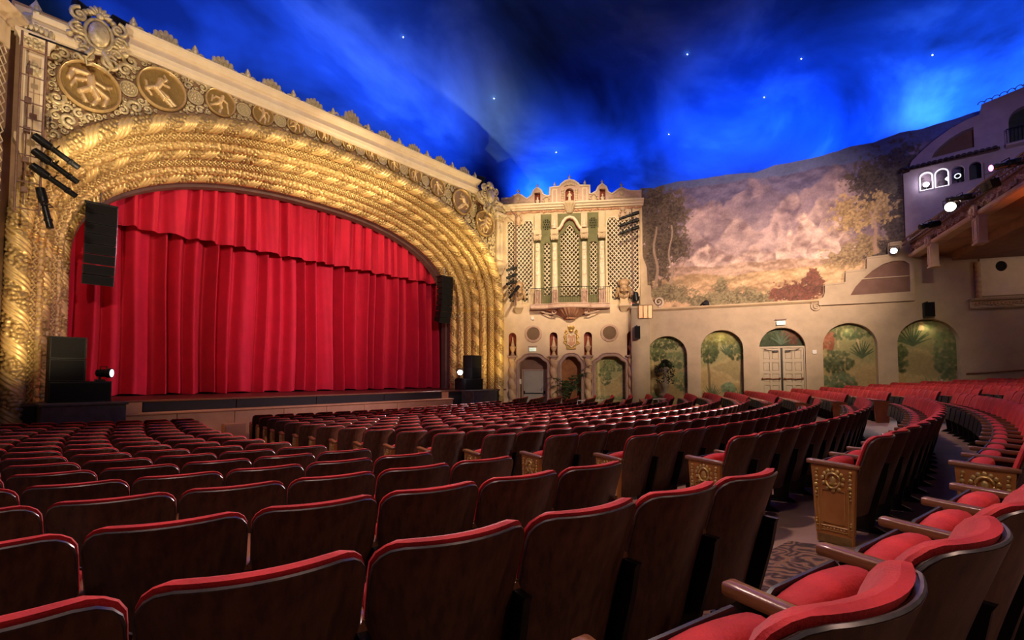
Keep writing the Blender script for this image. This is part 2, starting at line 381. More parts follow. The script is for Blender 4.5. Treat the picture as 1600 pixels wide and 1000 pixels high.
def sky_mat():
    m = bpy.data.materials.new('sky_painted_light'); m.use_nodes = True; nt = m.node_tree; N = nt.nodes; L = nt.links
    tc = N.new('ShaderNodeTexCoord'); mp = N.new('ShaderNodeMapping'); mp.inputs['Scale'].default_value = (.10, .15, .22); L.new(tc.outputs['Object'], mp.inputs['Vector'])
    nz = N.new('ShaderNodeTexNoise'); nz.inputs['Scale'].default_value = 1.0; nz.inputs['Detail'].default_value = 5; nz.inputs['Roughness'].default_value = .52; nz.inputs['Distortion'].default_value = .5; L.new(mp.outputs[0], nz.inputs['Vector'])
    rp = N.new('ShaderNodeValToRGB'); e = rp.color_ramp.elements
    e[0].position = .36; e[0].color = (.006, .026, .11, 1); e[1].position = .72; e[1].color = (.17, .40, .92, 1)  # blue light and projected clouds painted into the plaster colour
    q = e.new(.52); q.color = (.028, .115, .43, 1)
    L.new(nz.outputs['Fac'], rp.inputs['Fac']); b = N['Principled BSDF']; b.inputs['Roughness'].default_value = .95; b.inputs['Specular IOR Level'].default_value = .1
    L.new(rp.outputs['Color'], b.inputs['Base Color']); M['sky_painted_light'] = m
sky_mat()

# ================================================================ the setting
C0 = (9.5, 28.0)                       # centre of the curved rows
def row_index(r): return (28.34-r)/.8
def floor_z(x, y):
    i = np.clip(row_index(np.hypot(np.asarray(x)-C0[0], np.asarray(y)-C0[1])), -12, 17)
    return -.095-.066*i+.0019*i*i*np.where(i > 0, 1, -1)*np.where(i > 0, 1, .6)
def fz(x, y): return float(floor_z(x, y))

rr = np.linspace(9.5, 40, 110); aa = np.linspace(radians(-90-62), radians(-90+62), 90)
Rg, Ag = np.meshgrid(rr, aa, indexing='ij'); X = C0[0]+Rg*np.cos(Ag); Y = C0[1]+Rg*np.sin(Ag)
fl = MB().grid(np.stack([X, Y, floor_z(X, Y)], -1)).build('floor', 'floor_concrete'); tag(fl, 'sloping reddish concrete auditorium floor under the seats', kind='structure')
# patterned carpet at the near end of the left aisle and behind the camera row
V = []
for r in np.linspace(27.66, 34, 40):
    row = []
    for x in np.linspace(-6, 4.3, 40):
        y = C0[1]-math.sqrt(r*r-(x-C0[0])**2); row.append((x, y, fz(x, y)+.006))
    V.append(row)
o = MB().grid(np.array(V)).build('floor_carpet', 'carpet_pattern'); tag(o, 'brown carpet with swirling floral medallions at the near end of the aisle', kind='structure')

# sky vault
cx, cy, cz, rx, ry, rz = 9.5, 2.0, 9.2, 18.8, 19.0, 10.0
u = np.linspace(0, 2*pi, 121); v = np.linspace(-.12, pi/2-.001, 50)
Ug, Vg = np.meshgrid(u, v, indexing='ij')
Vd = np.stack([cx+rx*np.cos(Vg)*np.cos(Ug), cy+ry*np.cos(Vg)*np.sin(Ug), cz+rz*np.sin(Vg)], -1)
o = MB().grid(Vd[:, ::-1]).build('ceiling', 'sky_painted_light'); tag(o, 'domed ceiling lit as a blue night sky, projected cloud light painted into its colour', kind='structure')
def ray(px, py):
    yc = Y_H-F_PX*math.tan(PITCH); d = _F+_R*((px-800)/F_PX)+_U*((yc-py)/F_PX); return d
def on_dome(px, py, k=.992):
    d = np.array(ray(px, py)); p = np.array([0, 0, EYE]); c = np.array([cx, cy, cz]); s = np.array([rx, ry, rz])*k
    a, b = d/s, (p-c)/s; A_, B_, C_ = a@a, 2*a@b, b@b-1; t = (-B_+math.sqrt(B_*B_-4*A_*C_))/(2*A_); return p+t*d
for k, (px, py, lab) in enumerate([(630, 58, 'tiny star lamp in the dark sky above the arch'), (772, 154, 'tiny star lamp in the sky above the right end of the cornice'), (1074, 85, 'tiny star lamp high in the dark sky right of centre'), (1252, 92, 'tiny star lamp in dark sky beside the bright cloud edge'), (1457, 86, 'tiny star lamp in the bright cloud at upper right'), (869, 238, 'tiny star lamp low above the organ screen parapet'), (1045, 210, 'tiny star lamp in bright cloud over the painted mountains'), (1194, 152, 'faint star lamp in the sky above the mountain mural')]):
    p = on_dome(px, py)
    o = MB().ell((0, 0, 0), (.022, .022, .022), 8, 6).build('star_lamp', 'star'); o.location = p; tag(o, lab, 'star lamp', 'ceiling stars')

# ---------------------------------------------------------------- stage
ST = .47; XC = 9.5
st = thing('stage', 'raised dark wooden stage with black front edge and tan pit wall', 'stage', T(XC, 16.3, 0))
MB().box(-9.2, 9.2, .02, 5.2, ST-.06, ST).build('deck', 'stage_wood', st)
MB().bbox(-6.55, 5.0, -.03, .03, ST-.05, ST+.004, .01).build('edge_nosing', 'arm_wood', st)
for x0, x1, m_ in ((-6.15, -3.8, 'stage_black'), (-3.78, -1.2, 'stage_black'), (-1.18, 1.6, 'stage_black'), (1.62, 4.6, 'stage_black')):
    MB().bbox(x0, x1, 0, .05, .13, ST-.05, .008).build('fascia_panel', m_, st)
for x0, x1 in ((-6.8, -6.17), (4.62, 5.0)): MB().bbox(x0, x1, -.02, .06, .1, ST-.05, .01).build('post', 'pit_panel', st)
MB().box(-8.5, 8.5, .06, .3, -.9, ST-.06).build('substructure', 'stage_black', st)
MB().sweep([(.0, 0), (.24, 0), (.26, .02), (.26, .05), (.24, .07), (0, .07)], [(-6.9+i*.4, .07) for i in range(31)]).build('pit_rail', 'pit_panel', st)
xs = np.linspace(-6.9, 5.1, 9)
for a, b in zip(xs[:-1], xs[1:]): MB().bbox(a+.008, b-.008, -.2, .02, -.95, .07, .006).build('pit_panel', 'pit_panel', st)
pc = MB().bbox(-.3, .3, -.1, .1, 0, .42, .02); pc.box(-.26, .26, -.12, -.1, .06, .36)
o = pc.build('pit_crate', 'pit_panel'); o.location = (5.35, 15.4, fz(5.35, 15.4)); tag(o, 'tan wooden crate standing against the pit wall below the stage', 'crate')

# back of stage
tag(MB().box(-1, 20, 21.2, 21.3, -.5, 10).build('wall_stage', 'shadow_black'), kind='structure')

# ---------------------------------------------------------------- curtains
def folds(x, seed, per=.42, warp=.5):
    ph = 2*pi*x/per+warp*2.2*np.sin(x*1.7+seed)+warp*1.6*np.sin(x*3.9+2*seed)
    a = .6+.8*vnoise(x*1.3, 0*x+seed, seed)
    s = np.sin(ph); return a*(s+.28*np.sin(1.7*ph+seed))
def drape(name, x0, x1, y, z0, z1, amp, seed, per, nx, nz, lab, hem=.25, flare=.25):
    xs = np.linspace(x0, x1, nx); zs = np.linspace(z0, z1, nz)
    Xg, Zg = np.meshgrid(xs, zs, indexing='ij'); t = (Zg-z0)/(z1-z0)
    yy = y+amp*folds(Xg+.05*np.sin(Zg*.6+Xg), seed, per)*(1+flare*(1-t))+.004*np.sin(Xg*31+Zg*2)
    yy -= .02*np.exp(-((Zg-z0-hem)/.03)**2)
    sag = .03*np.sin(Xg*2*pi/per*.5)
    V = np.stack([Xg, yy, Zg+sag*np.exp(-(Zg-z0)*4)], -1)
    o = MB().grid(V[:, ::-1]).build(name, 'curtain', angle=180); return tag(o, lab, 'curtain')
drape('main_curtain', 1.2, 17.8, 20.35, ST+.04, 8.6, .25, 3, .58, 1100, 30, 'floor-length pleated red stage curtain')
drape('valance', 1.2, 17.8, 19.75, 6.08, 8.7, .09, 8, .55, 1000, 12, 'shorter pleated red valance hanging across the top of the stage opening', hem=.1)

# ================================================================ proscenium arch
PRO = thing('proscenium_arch', 'gilded proscenium arch of rope, lattice and leaf bands with medallion frieze', 'proscenium', T(XC, 16.5, 0))
Z_SP = 4.6
def arch_path(w, zc, n=2.3, ds=.019, z0=-.75):
    t = np.linspace(0, pi, 1500); c_, s_ = np.cos(t), np.sin(t)
    x = w*np.sign(c_)*np.abs(c_)**(2/n); z = Z_SP+(zc-Z_SP)*np.abs(s_)**(2/n)
    P = np.concatenate([[(w, zz) for zz in np.linspace(z0, Z_SP, 60)[:-1]], np.stack([x, z], 1), [(-w, zz) for zz in np.linspace(Z_SP, z0, 60)[1:]]])
    L_ = np.concatenate([[0], np.cumsum(np.hypot(*np.diff(P, axis=0).T))]); k = int(L_[-1]/ds)
    q = np.linspace(0, L_[-1], k); return np.stack([np.interp(q, L_, P[:, 0]), np.interp(q, L_, P[:, 1])], 1), q
def band(i, kind):
    w = 8.65-.158*i; zc = 9.45-.142*i; y = .4*i; r0 = .205
    P, s = arch_path(w, zc); T_ = np.gradient(P, axis=0); T_ /= np.linalg.norm(T_, axis=1)[:, None]; Nn = np.stack([T_[:, 1], -T_[:, 0]], 1)
    nphi = 44; ph = np.linspace(-pi*.8, pi*.8, nphi); S, PH = np.meshgrid(s, ph, indexing='ij')
    if kind == 'rope':
        per = .86; q = (S/per+PH/(2*pi)*1.25*(1 if i else 1)) % 1.0
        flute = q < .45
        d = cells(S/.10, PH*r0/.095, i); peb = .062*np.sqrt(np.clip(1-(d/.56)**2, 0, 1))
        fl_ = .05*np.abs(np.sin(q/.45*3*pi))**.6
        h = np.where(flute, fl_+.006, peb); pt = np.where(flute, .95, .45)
    elif kind == 'lattice':
        c_ = .235; a = (S+PH*r0)/c_; b = (S-PH*r0)/c_
        ea = np.abs((a % 1)-.5); eb = np.abs((b % 1)-.5)
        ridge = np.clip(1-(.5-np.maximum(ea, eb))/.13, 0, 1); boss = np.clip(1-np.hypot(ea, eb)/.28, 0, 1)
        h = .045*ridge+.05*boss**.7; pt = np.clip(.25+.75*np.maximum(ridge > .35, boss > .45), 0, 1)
    else:
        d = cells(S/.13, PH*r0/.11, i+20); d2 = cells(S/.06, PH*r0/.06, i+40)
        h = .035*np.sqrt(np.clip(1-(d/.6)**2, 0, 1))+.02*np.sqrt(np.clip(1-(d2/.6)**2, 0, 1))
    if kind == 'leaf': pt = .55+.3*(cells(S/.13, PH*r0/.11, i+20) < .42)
    rad = r0*(.86 if kind == 'leaf' else .9)+h
    e1x, e2 = 0, Nn
    V = np.stack([P[:, None, 0]+rad*np.sin(PH)*e2[:, None, 0], y-rad*np.cos(PH), P[:, None, 1]+rad*np.sin(PH)*e2[:, None, 1]], -1)
    o = MB().grid(V).build({'rope': 'rope_band', 'lattice': 'lattice_band', 'leaf': 'leaf_band'}[kind], 'gilt_painted_shade', PRO, angle=180)
    g0, g1 = np.array([.20, .115, .035]), np.array([.84, .60, .25]); paint(o, (g0+(g1-g0)*np.asarray(pt)[..., None]).reshape(-1, 3))  # dark fields and bright ridges painted in to stand for relief shading
    o['label'] = {'rope': 'gilded band twisted like a rope with pebbled strips', 'lattice': 'gilded band with crossed diamond lattice', 'leaf': 'gilded band of small leaves'}[kind]
    for sx in (-1, 1):
        MB().lathe([(.2, -.12), (.235, -.1), (.235, -.04), (.222, -.02), (.222, .04), (.235, .06), (.235, .1), (.2, .12)], (sx*w, y, Z_SP), 18).build('collar', 'gold_bright', o)
    return P
paths = []
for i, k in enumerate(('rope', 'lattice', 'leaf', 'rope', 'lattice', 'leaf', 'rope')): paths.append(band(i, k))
# splayed backing between the bands, then the plain maroon reveal
sp = MB(); rings = []
for i in [-.2]+list(range(7))+[6.4]:
    P, s = arch_path(8.65-.158*i, 9.45-.142*i, ds=.2); k = 160; idx = np.linspace(0, len(P)-1, k).astype(int); P = P[idx]
    rings.append(np.stack([P[:, 0], np.full(k, .4*i+.1), P[:, 1]], -1))
sp.grid(np.array(rings)); sp.build('splay_backing', 'gold_dark', PRO)
rv = []
for w, zc, y in ((7.62, 8.52, 2.45), (7.50, 8.40, 2.5), (7.50, 8.38, 2.75), (7.42, 8.30, 2.78), (7.42, 8.28, 3.1), (7.6, 8.5, 3.12)):
    P, s = arch_path(w, zc, ds=.2); idx = np.linspace(0, len(P)-1, 160).astype(int); rv.append(np.stack([P[idx, 0], np.full(160, y), P[idx, 1]], -1))
MB().grid(np.array(rv)).build('arch_reveal', mat('reveal', (.10, .045, .04), (.15, .07, .06), .7, 0, 3), PRO)
# masking behind the reveal so that nothing shows past the curtain edge
P, s = arch_path(7.6, 8.5, ds=.3); P = [tuple(p) for p in P]
MB().face([(11, -.7), (11, 11), (-11, 11), (-11, -.7)]+P[::-1], 3.13).build('stage_masking', 'shadow_black', PRO, smooth=False)
# spandrel wall
P, s = arch_path(8.65, 9.45, ds=.25, z0=4.0); P = [tuple(p) for p in P]
MB().face([(8.95, 4.0), (8.95, 10.3), (-8.95, 10.3), (-8.95, 4.0)]+P[::-1], .03).build('spandrel_panel', 'plaster_brown', PRO, smooth=False)

# ---- relief figures for the medallions: union of capsules as a height field
POSES = [
 [((.0, .42), (.02, .40), .10), ((0, .3), (.02, -.02), .13), ((.02, -.05), (-.28, -.30), .09), ((-.28, -.30), (-.12, -.62), .065), ((.05, -.05), (.22, -.38), .09), ((.22, -.38), (.10, -.68), .06), ((0, .25), (-.42, .12), .06), ((-.42, .12), (-.55, -.18), .045), ((.02, .26), (.42, .12), .06), ((.42, .12), (.62, .22), .045), ((-.1, .45), (-.5, .42), .09), ((-.5, .42), (-.62, .1), .07), ((.1, .0), (.5, -.25), .08), ((.5, -.25), (.42, -.6), .06), ((.42, -.6), (.62, -.75), .04)],
 [((-.08, .40), (-.06, .38), .10), ((-.08, .26), (-.22, -.05), .13), ((-.22, -.08), (.18, -.30), .10), ((.18, -.30), (.55, -.62), .07), ((-.2, -.1), (.10, -.40), .09), ((.1, -.4), (.48, -.74), .06), ((-.05, .24), (.15, .5), .055), ((.15, .5), (.05, .68), .04), ((-.12, .22), (.26, .20), .05), ((-.25, .0), (-.55, -.2), .08), ((-.55, -.2), (-.6, .12), .05), ((-.6, -.2), (-.4, -.42), .05)],
 [((.10, .46), (.1, .44), .11), ((.06, .30), (-.05, -.02), .13), ((-.05, -.05), (.05, -.36), .10), ((.05, -.36), (-.05, -.74), .07), ((-.05, -.05), (-.34, -.26), .09), ((-.34, -.26), (-.6, -.42), .06), ((.06, .26), (.40, .10), .06), ((.4, .1), (.42, -.2), .05), ((.04, .26), (-.3, .3), .06), ((-.3, .3), (-.5, .05), .05), ((-.5, .3), (-.55, -.1), .05), ((.42, .0), (.5, -.6), .05)],
 [((-.05, .48), (-.05, .46), .11), ((-.04, .32), (.02, .0), .14), ((.02, -.04), (.20, -.34), .10), ((.20, -.34), (.14, -.72), .07), ((.0, -.04), (-.16, -.36), .10), ((-.16, -.36), (-.3, -.7), .065), ((-.05, .26), (-.38, .42), .06), ((-.38, .42), (-.3, .66), .045), ((0, .26), (.34, .32), .06), ((.34, .32), (.5, .08), .05), ((.5, .1), (.45, -.45), .07)]]
def medallion_mesh(pose, R):
    """round disc: moulded rim and a draped dancer in relief (the plate faces -y)"""
    nr, na = 40, 84; r = np.linspace(0, 1, nr); a = np.linspace(0, 2*pi, na+1)
    Rg, Ag = np.meshgrid(r, a, indexing='ij'); x = Rg*np.cos(Ag); z = Rg*np.sin(Ag)
    h = np.zeros_like(x)
    for (p, q, w_) in POSES[pose]:
        p = np.array(p)*1.05; q = np.array(q)*1.05; w_ = w_*(1.3 if w_ < .1 else 1.1); d = q-p; L2 = d@d+1e-9
        t = np.clip(((x-p[0])*d[0]+(z-p[1])*d[1])/L2, 0, 1); dist = np.hypot(x-p[0]-t*d[0], z-p[1]-t*d[1])
        h = np.maximum(h, np.sqrt(np.clip(1-(dist/w_)**2, 0, 1))*w_*1.6)
    h += .02*np.sin(z*3+30*x+4*vnoise(x*3+5, z*3+5, pose))*(Rg < .86)*(h < .01)
    rim = np.where(Rg > .88, .16*np.sin(np.clip((Rg-.88)/.12, 0, 1)*pi)**.6+.02*(np.abs(Rg-.95) < .015), 0)
    y = -(h*(Rg < .86)+rim)*R-.02*R
    V = np.stack([x*R, y, z*R], -1); mb = MB().grid(V[:, ::-1])
    mb.lathe([(R, -.02), (R, .05)], n=40); v_ = mb.v[-1]; mb.v[-1] = v_[:, [0, 2, 1]]*[1, 1, 1]
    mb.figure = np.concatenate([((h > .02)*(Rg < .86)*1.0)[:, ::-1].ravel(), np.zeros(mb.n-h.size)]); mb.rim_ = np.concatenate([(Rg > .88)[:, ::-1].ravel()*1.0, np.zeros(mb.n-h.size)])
    return mb
MED = [(2.03, 8.77, .65), (3.58, 9.42, .60), (5.09, 9.70, .43), (6.36, 9.84, .345), (7.44, 9.93, .30), (8.5, 9.99, .275), (9.5, 10.02, .27), (10.5, 10.0, .275), (11.56, 9.94, .30), (12.64, 9.85, .345), (13.91, 9.70, .43), (15.42, 9.43, .60), (16.97, 8.77, .65)]
for k, (x, z, R) in enumerate(MED):
    pose = (0, 1, 2, 3, 2, 3, 0, 3, 2, 3, 2, 1, 0)[k]
    mm = medallion_mesh(pose, R); o = mm.build('medallion', 'gilt_painted_shade', PRO, angle=60)
    g0, g1 = np.array([.36, .225, .07]), np.array([.74, .53, .27]); paint(o, g0+(g1-g0)*np.maximum(mm.figure, mm.rim_*.7)[:, None]); o.location = (x-XC, -.05, z)  # field painted darker than figure and rim to deepen the relief shading
    if k > 6: o.scale = (-1, 1, 1)
def rosette_mesh(R):
    mb = MB(); mb.tube([(R*.9*cos(a), -.02, R*.9*sin(a)) for a in np.linspace(0, 2*pi, 25)[:-1]], R*.14, 6, closed=True)
    for k in range(8):
        a = 2*pi*k/8; mb.ell((R*.48*cos(a), -.02, R*.48*sin(a)), (R*.16, R*.16, R*.16), 6, 4)
    mb.ell((0, -.02, 0), (R*.2, R*.2, R*.2), 8, 5)
    mb.face([(R*.9*cos(a), R*.9*sin(a)) for a in np.linspace(0, 2*pi, 21)[:-1]], 0)
    return mb
ros = rosette_mesh(1.0).build('rosette', 'bronze', PRO, angle=60); first = True
gaps = []
for (x0, z0, r0), (x1, z1, r1) in zip(MED[:-1], MED[1:]):
    d = hypot(x1-x0, z1-z0); t = (r0+(d-r0-r1)/2)/d; gaps.append((x0+(x1-x0)*t, z0+(z1-z0)*t, max(.12, (d-r0-r1)/2*.98)))
for k, (x, z, R) in enumerate(gaps):
    o = ros if k == 0 else link('rosette', ros.data, PRO)
    o.location = (x-XC, -.02, z); R = min(R, .22); o.scale = (R, R, R)
# ---- scrollwork filling the frieze
outP, _ = arch_path(8.65+.24, 9.45+.24, ds=.05, z0=4.6)
def low_z(x):
    a = np.abs(x); k = outP[:, 1] >= 4.6; return np.interp(a, np.sort(outP[outP[:, 0] >= 0][:, 0]), outP[outP[:, 0] >= 0][np.argsort(outP[outP[:, 0] >= 0][:, 0]), 1])
obst = [(x-XC, z, R*1.02) for x, z, R in MED]+[(x-XC, z, min(R, .22)*1.05) for x, z, R in gaps]
sw = MB(); placed = []; rs = random.Random(3)
for rad, tries in ((.19, 2500), (.13, 6000), (.09, 12000), (.06, 16000), (.042, 12000)):
    for _ in range(tries):
        x = rs.uniform(-8.3, 8.3); top = 10.12 if abs(x) < 6.8 else 9.55
        z = rs.uniform(7.0, top)
        if rad > .15 and abs(x) < 6.3: continue
        if z-rad < float(low_z(x))+.02 or z+rad > top or abs(x)+rad > 8.3: continue
        if any(hypot(x-a, z-b) < c+rad*.75 for a, b, c in obst) or any(hypot(x-a, z-b) < (c+rad)*.80 for a, b, c in placed): continue
        placed.append((x, z, rad))
for x, z, rad in placed:
    sw.spiral(x, z, rad*.92, rs.choice((-1, 1)), rs.uniform(0, 6.28), -.03, 1.35, .36, 14 if rad > .08 else 10, 5)
    sw.ell((x, -.025, z), (rad*.3, rad*.3, rad*.3), 6, 4)
    if rad > .09:
        a = rs.uniform(0, 6.28)
        for q in range(3): sw.ell((x+rad*.95*cos(a+q*.5), -.02, z+rad*.95*sin(a+q*.5)), (rad*.26, .035, rad*.26), 6, 4)
o = sw.build('scrollwork', 'bronze', PRO, angle=80); tag(o, 'dense gilded scrollwork filling the frieze', kind='stuff')
# ---- cornice with its swept-down ends
pth = [(-8.6, 9.62), (-8.2, 9.62), (-7.9, 9.62), (-7.6, 9.64), (-7.35, 9.70), (-7.1, 9.82), (-6.92, 9.97), (-6.82, 10.12)]
prof1 = [(-.05, 0), (.14, 0), (.16, .06), (.22, .10), (.24, .17), (.26, .20), (.20, .22), (.20, .42), (.30, .44), (.36, .50), (.44, .54), (.46, .60), (-.05, .60)]
mid = [(x, 10.06) for x in np.linspace(-6.85, 6.85, 40)]
MB().sweep(prof1, mid).build('cornice', 'cream_light', PRO, angle=25)
for sx in (-1, 1):
    p = np.array(pth)*[1, 1]
    if sx > 0: p = p[::-1]*[-1, 1]
    MB().sweep([(-.05, 0), (.12, 0), (.16, .06), (.24, .09), (.26, .16), (.18, .18), (.18, .28), (.26, .32), (.30, .40), (-.05, .40)], p).build('swept_cornice_end', 'cream_light', PRO, angle=25)
    # attic wall behind the swept ends
    MB().prism([(sx*6.8, 9.9), (sx*8.9, 9.6), (sx*8.9, 10.2), (sx*7.6, 10.25), (sx*6.85, 10.6)][::sx], -.02, .25).build('attic_block', 'cream', PRO)
# ---- cresting
def finial_mesh(h=.42):
    mb = MB(); prof = [(.001, 0), (.09, 0), (.1, .04), (.06, .08), (.05, .11), (.09, .16), (.1, .22)]
    for k in range(4): prof += [(.085-.018*k, .24+.045*k), (.095-.02*k, .26+.045*k)]
    prof += [(.015, h), (.001, h+.02)]
    return mb.lathe(prof, n=10)
fin = finial_mesh().build('crest_finial', 'bronze', PRO); xs = np.linspace(-6.65, 6.65, 10)
for k, x in enumerate(xs):
    o = fin if k == 0 else link('crest_finial', fin.data, PRO); o.location = (x, -.18, 10.66)
def crest_mesh(seed):
    r_ = random.Random(seed); mb = MB()
    for t in np.linspace(-.42, .42, 9):
        hgt = .09+.16*math.exp(-(t/.22)**2)
        mb.ell((t, 0, hgt*.5), (.065, .07, hgt*.75), 7, 5)
        mb.ell((t+.03, -.05, hgt*.45), (.04, .05, hgt*.4), 6, 4)
    mb.spiral(-.5, .07, .08, 1, 0, -.02, 1.3, .3, 12); mb.spiral(.5, .07, .08, -1, pi, -.02, 1.3, .3, 12)
    for k in range(5): mb.ell((.1*(k-2), -.03, .26-.04*abs(k-2)), (.055, .04, .07), 6, 4)
    return mb
crs = crest_mesh(1).build('crest_ornament', 'bronze', PRO)
for k, x in enumerate((xs[1:]+xs[:-1])/2):
    o = crs if k == 0 else link('crest_ornament', crs.data, PRO); o.location = (x, -.2, 10.66)
    o.scale = (1.25, 1.3, 2.0) if k == 4 else (1.2, 1.2, 1.35)
# ---- cartouches at the two upper corners
def cartouche():
    mb = MB()
    mb.ell((0, -.12, .05), (.24, .12, .36), 14, 9)
    mb.tube([(.30*cos(a), -.1, .05+.43*sin(a)) for a in np.linspace(0, 2*pi, 29)[:-1]], .05, 6, closed=True)
    for sx in (-1, 1):
        mb.spiral(sx*.42, .42, .20, -sx, pi/2, -.1, 1.5, .30, 20, 6); mb.spiral(sx*.48, .05, .17, sx, 0, -.1, 1.4, .32, 18, 6)
        mb.spiral(sx*.30, -.62, .22, sx, pi/2, -.08, 1.5, .28, 20, 6); mb.spiral(sx*.40, -.30, .16, -sx, -pi/2, -.08, 1.3, .32, 16, 6)
        for q in range(4): mb.ell((sx*(.36+.03*q), -.1, -.12+.09*q), (.10, .08, .035), 7, 4)
        for q in range(5): mb.ell((sx*(.2+.1*q), -.06, .62-.05*q*q), (.09, .09, .08), 7, 5)
        mb.tube([(sx*.12, -.1, -.4), (sx*.18, -.14, -.55), (sx*.3, -.12, -.75), (sx*.22, -.1, -.9), (sx*.1, -.08, -.82)], [.07, .07, .06, .05, .04], 6)
    for a in np.linspace(.25, pi-.25, 7): mb.ell((.17*cos(a), -.1, .58+.17*sin(a)), (.06, .07, .13), 7, 5, R=Matrix.Rotation(pi/2-a, 3, 'Y'))
    mb.ell((0, -.14, .56), (.09, .09, .09), 8, 6)
    return mb
for sx in (-1, 1):
    o = cartouche().build('cartouche', 'bronze', PRO, angle=70); o.location = (sx*7.40, -.38, 9.95); o.scale = (.92, 1.2, .92)
# ---- corner pilasters with shell urns
for sx in (-1, 1):
    pil = MB().bbox(-.225, .225, 0, .5, 6.95, 9.2, .02).build('pilaster', 'cream', PRO); pil.location = (sx*8.53, -.14, 0)
    f_ = MB().prism([(-.17, 7.1), (.17, 7.1), (.17, 9.05), (-.17, 9.05)], -.025, 0, [[(-.12, 7.15), (.12, 7.15), (.12, 9.0), (-.12, 9.0)]]); f_.build('panel_moulding', 'cream_light', pil)
    ap = MB()
    for q in range(5): ap.ell((.05*(q-2), -.02, 8.75-.06*abs(q-2)), (.05, .03, .12), 6, 4)
    ap.ell((0, -.02, 8.6), (.07, .03, .12), 6, 4); ap.build('applique', 'bronze', pil)
    MB().loft([[(a*x, -.0+(-1 if b else 0)*(x-.225)*1.2+(.5 if not b else 0), z) for a, b in ((-1, 1), (1, 1), (1, 0), (-1, 0))] for x, z in ((.225, 9.2), (.27, 9.22), (.27, 9.3), (.33, 9.42), (.36, 9.44), (.36, 9.52))]).build('capital', 'cream_light', pil)
    MB().loft([[(a*x, -.0+(-1 if b else 0)*(x-.12)*1.0+(.5 if not b else 0), z) for a, b in ((-1, 1), (1, 1), (1, 0), (-1, 0))] for x, z in ((.12, 6.35), (.2, 6.55), (.24, 6.7), (.3, 6.8), (.3, 6.95), (.225, 6.95))]).build('corbel', 'cream', pil)
    ur = MB().lathe([(.001, 0), (.16, 0), (.17, .06), (.10, .12), (.12, .2), (.26, .34), (.3, .46), (.24, .56), (.15, .62), (.17, .68), (.1, .78), (.11, .84), (.04, .98), (.001, 1.08)], (0, .25, 9.52), 20, ribs=10, rib=.08)
    for q in range(7): ur.ell((.09*(q-3), -.08, 9.72-.02*abs(q-3)), (.07, .05, .12), 6, 4)
    ur.build('urn', 'bronze', pil)
    rs_ = MB(); rs_.ell((0, 0, 0), (.06, .05, .06), 8, 5)
    for ring, nn, rr_ in ((.11, 8, .05), (.18, 12, .045)):
        for q in range(nn): rs_.ell((ring*cos(2*pi*q/nn), .02, ring*sin(2*pi*q/nn)), (rr_, .04, rr_), 6, 4)
    o = rs_.build('rosette_boss', 'bronze', pil); o.location = (0, -.1, 9.36)

# ================================================================ organ bay (x along the wall away from the stage, y into the wall)
def frame(x, y, ang): return T(x, y, 0) @ RZ(radians(ang)-pi/2)
BAYM = frame(18.5, 16.3, 33); SIDEM = frame(22.2565, 10.5154, 17)
def bay_pt(s, y, z): return BAYM @ Vector((s, y, z))
def side_pt(s, y, z): return SIDEM @ Vector((s, y, z))
BL = 6.9
# lower wall with niches and three shaped openings
NICHE = [.30, 2.42, 4.16, 6.29]
def niche_poly(c): return archpoly(c-.2, c+.2, 2.17, 3.37, 10)
def shaped(x0, x1, z0=-1.0, zs=1.72, top=2.12):
    """mixtilinear headed opening"""
    cx_ = (x0+x1)/2; hw = (x1-x0)/2
    L_ = [(x0, zs), (x0+.03, zs+.1), (x0+.12*hw+.05, zs+.16), (x0+.3*hw, zs+.2), (x0+.42*hw, zs+.3), (x0+.55*hw, top-.03), (x0+.75*hw, top)]
    return [(x0, z0), (x1, z0)]+[(2*cx_-x, z) for x, z in L_]+L_[::-1]
OPEN = [(.64, 2.09), (2.82, 3.80), (4.53, 6.02)]
wl = MB(); outer = [(-.35, -1.05), (BL, -1.05), (BL, 4.75), (-.35, 4.75)]
holes = [niche_poly(c) for c in NICHE]+[shaped(a, b, -1.0) for a, b in OPEN]
wl.face(outer, 0, holes)
for h in holes[4:]: wl.rim(h, 0, .45)
o = wl.build('wall_right_front', 'stucco_warm', smooth=False); o.matrix_world = BAYM; tag(o, 'textured cream plaster wall below the organ screen', kind='structure')
WRF = o
for c in NICHE:
    n_ = MB(); h = niche_poly(c); n_.rim(h, 0, .28); n_.face(h, .28); n_.build('niche', 'niche_red', WRF, smooth=False)
    MB().lathe([(.001, 0), (.13, 0), (.13, .03), (.09, .07), (.07, .16), (.055, .19), (.1, .26), (.14, .36), (.15, .42), (.17, .44), (.17, .47), (.11, .49), (.115, .52), (.1, .56), (.05, .78), (.028, .86), (.04, .9), (.02, .96), (.001, 1.0)], (c, .10, 2.18), 14).build('niche_finial', 'spiral_stone', WRF)
    MB().bbox(c-.26, c+.26, -.22, .05, 2.09, 2.17, .015).build('niche_sill', 'mauve', WRF)
for (a, b) in OPEN:
    lp = shaped(a, b, -1.0)
    pts = lp[2:]; path = np.array([(p[0], p[1]) for p in pts])
    sp_ = np.concatenate([[(b, -1.0), (b, .4), (b, 1.4)], path, [(a, 1.4), (a, .4), (a, -1.0)]])
    MB().sweep([(0, 0), (.07, 0), (.09, -.03), (.09, -.10), (.06, -.13), (.10, -.16), (.10, -.19), (0, -.19)], sp_).build('opening_moulding', 'mauve', WRF, angle=30)
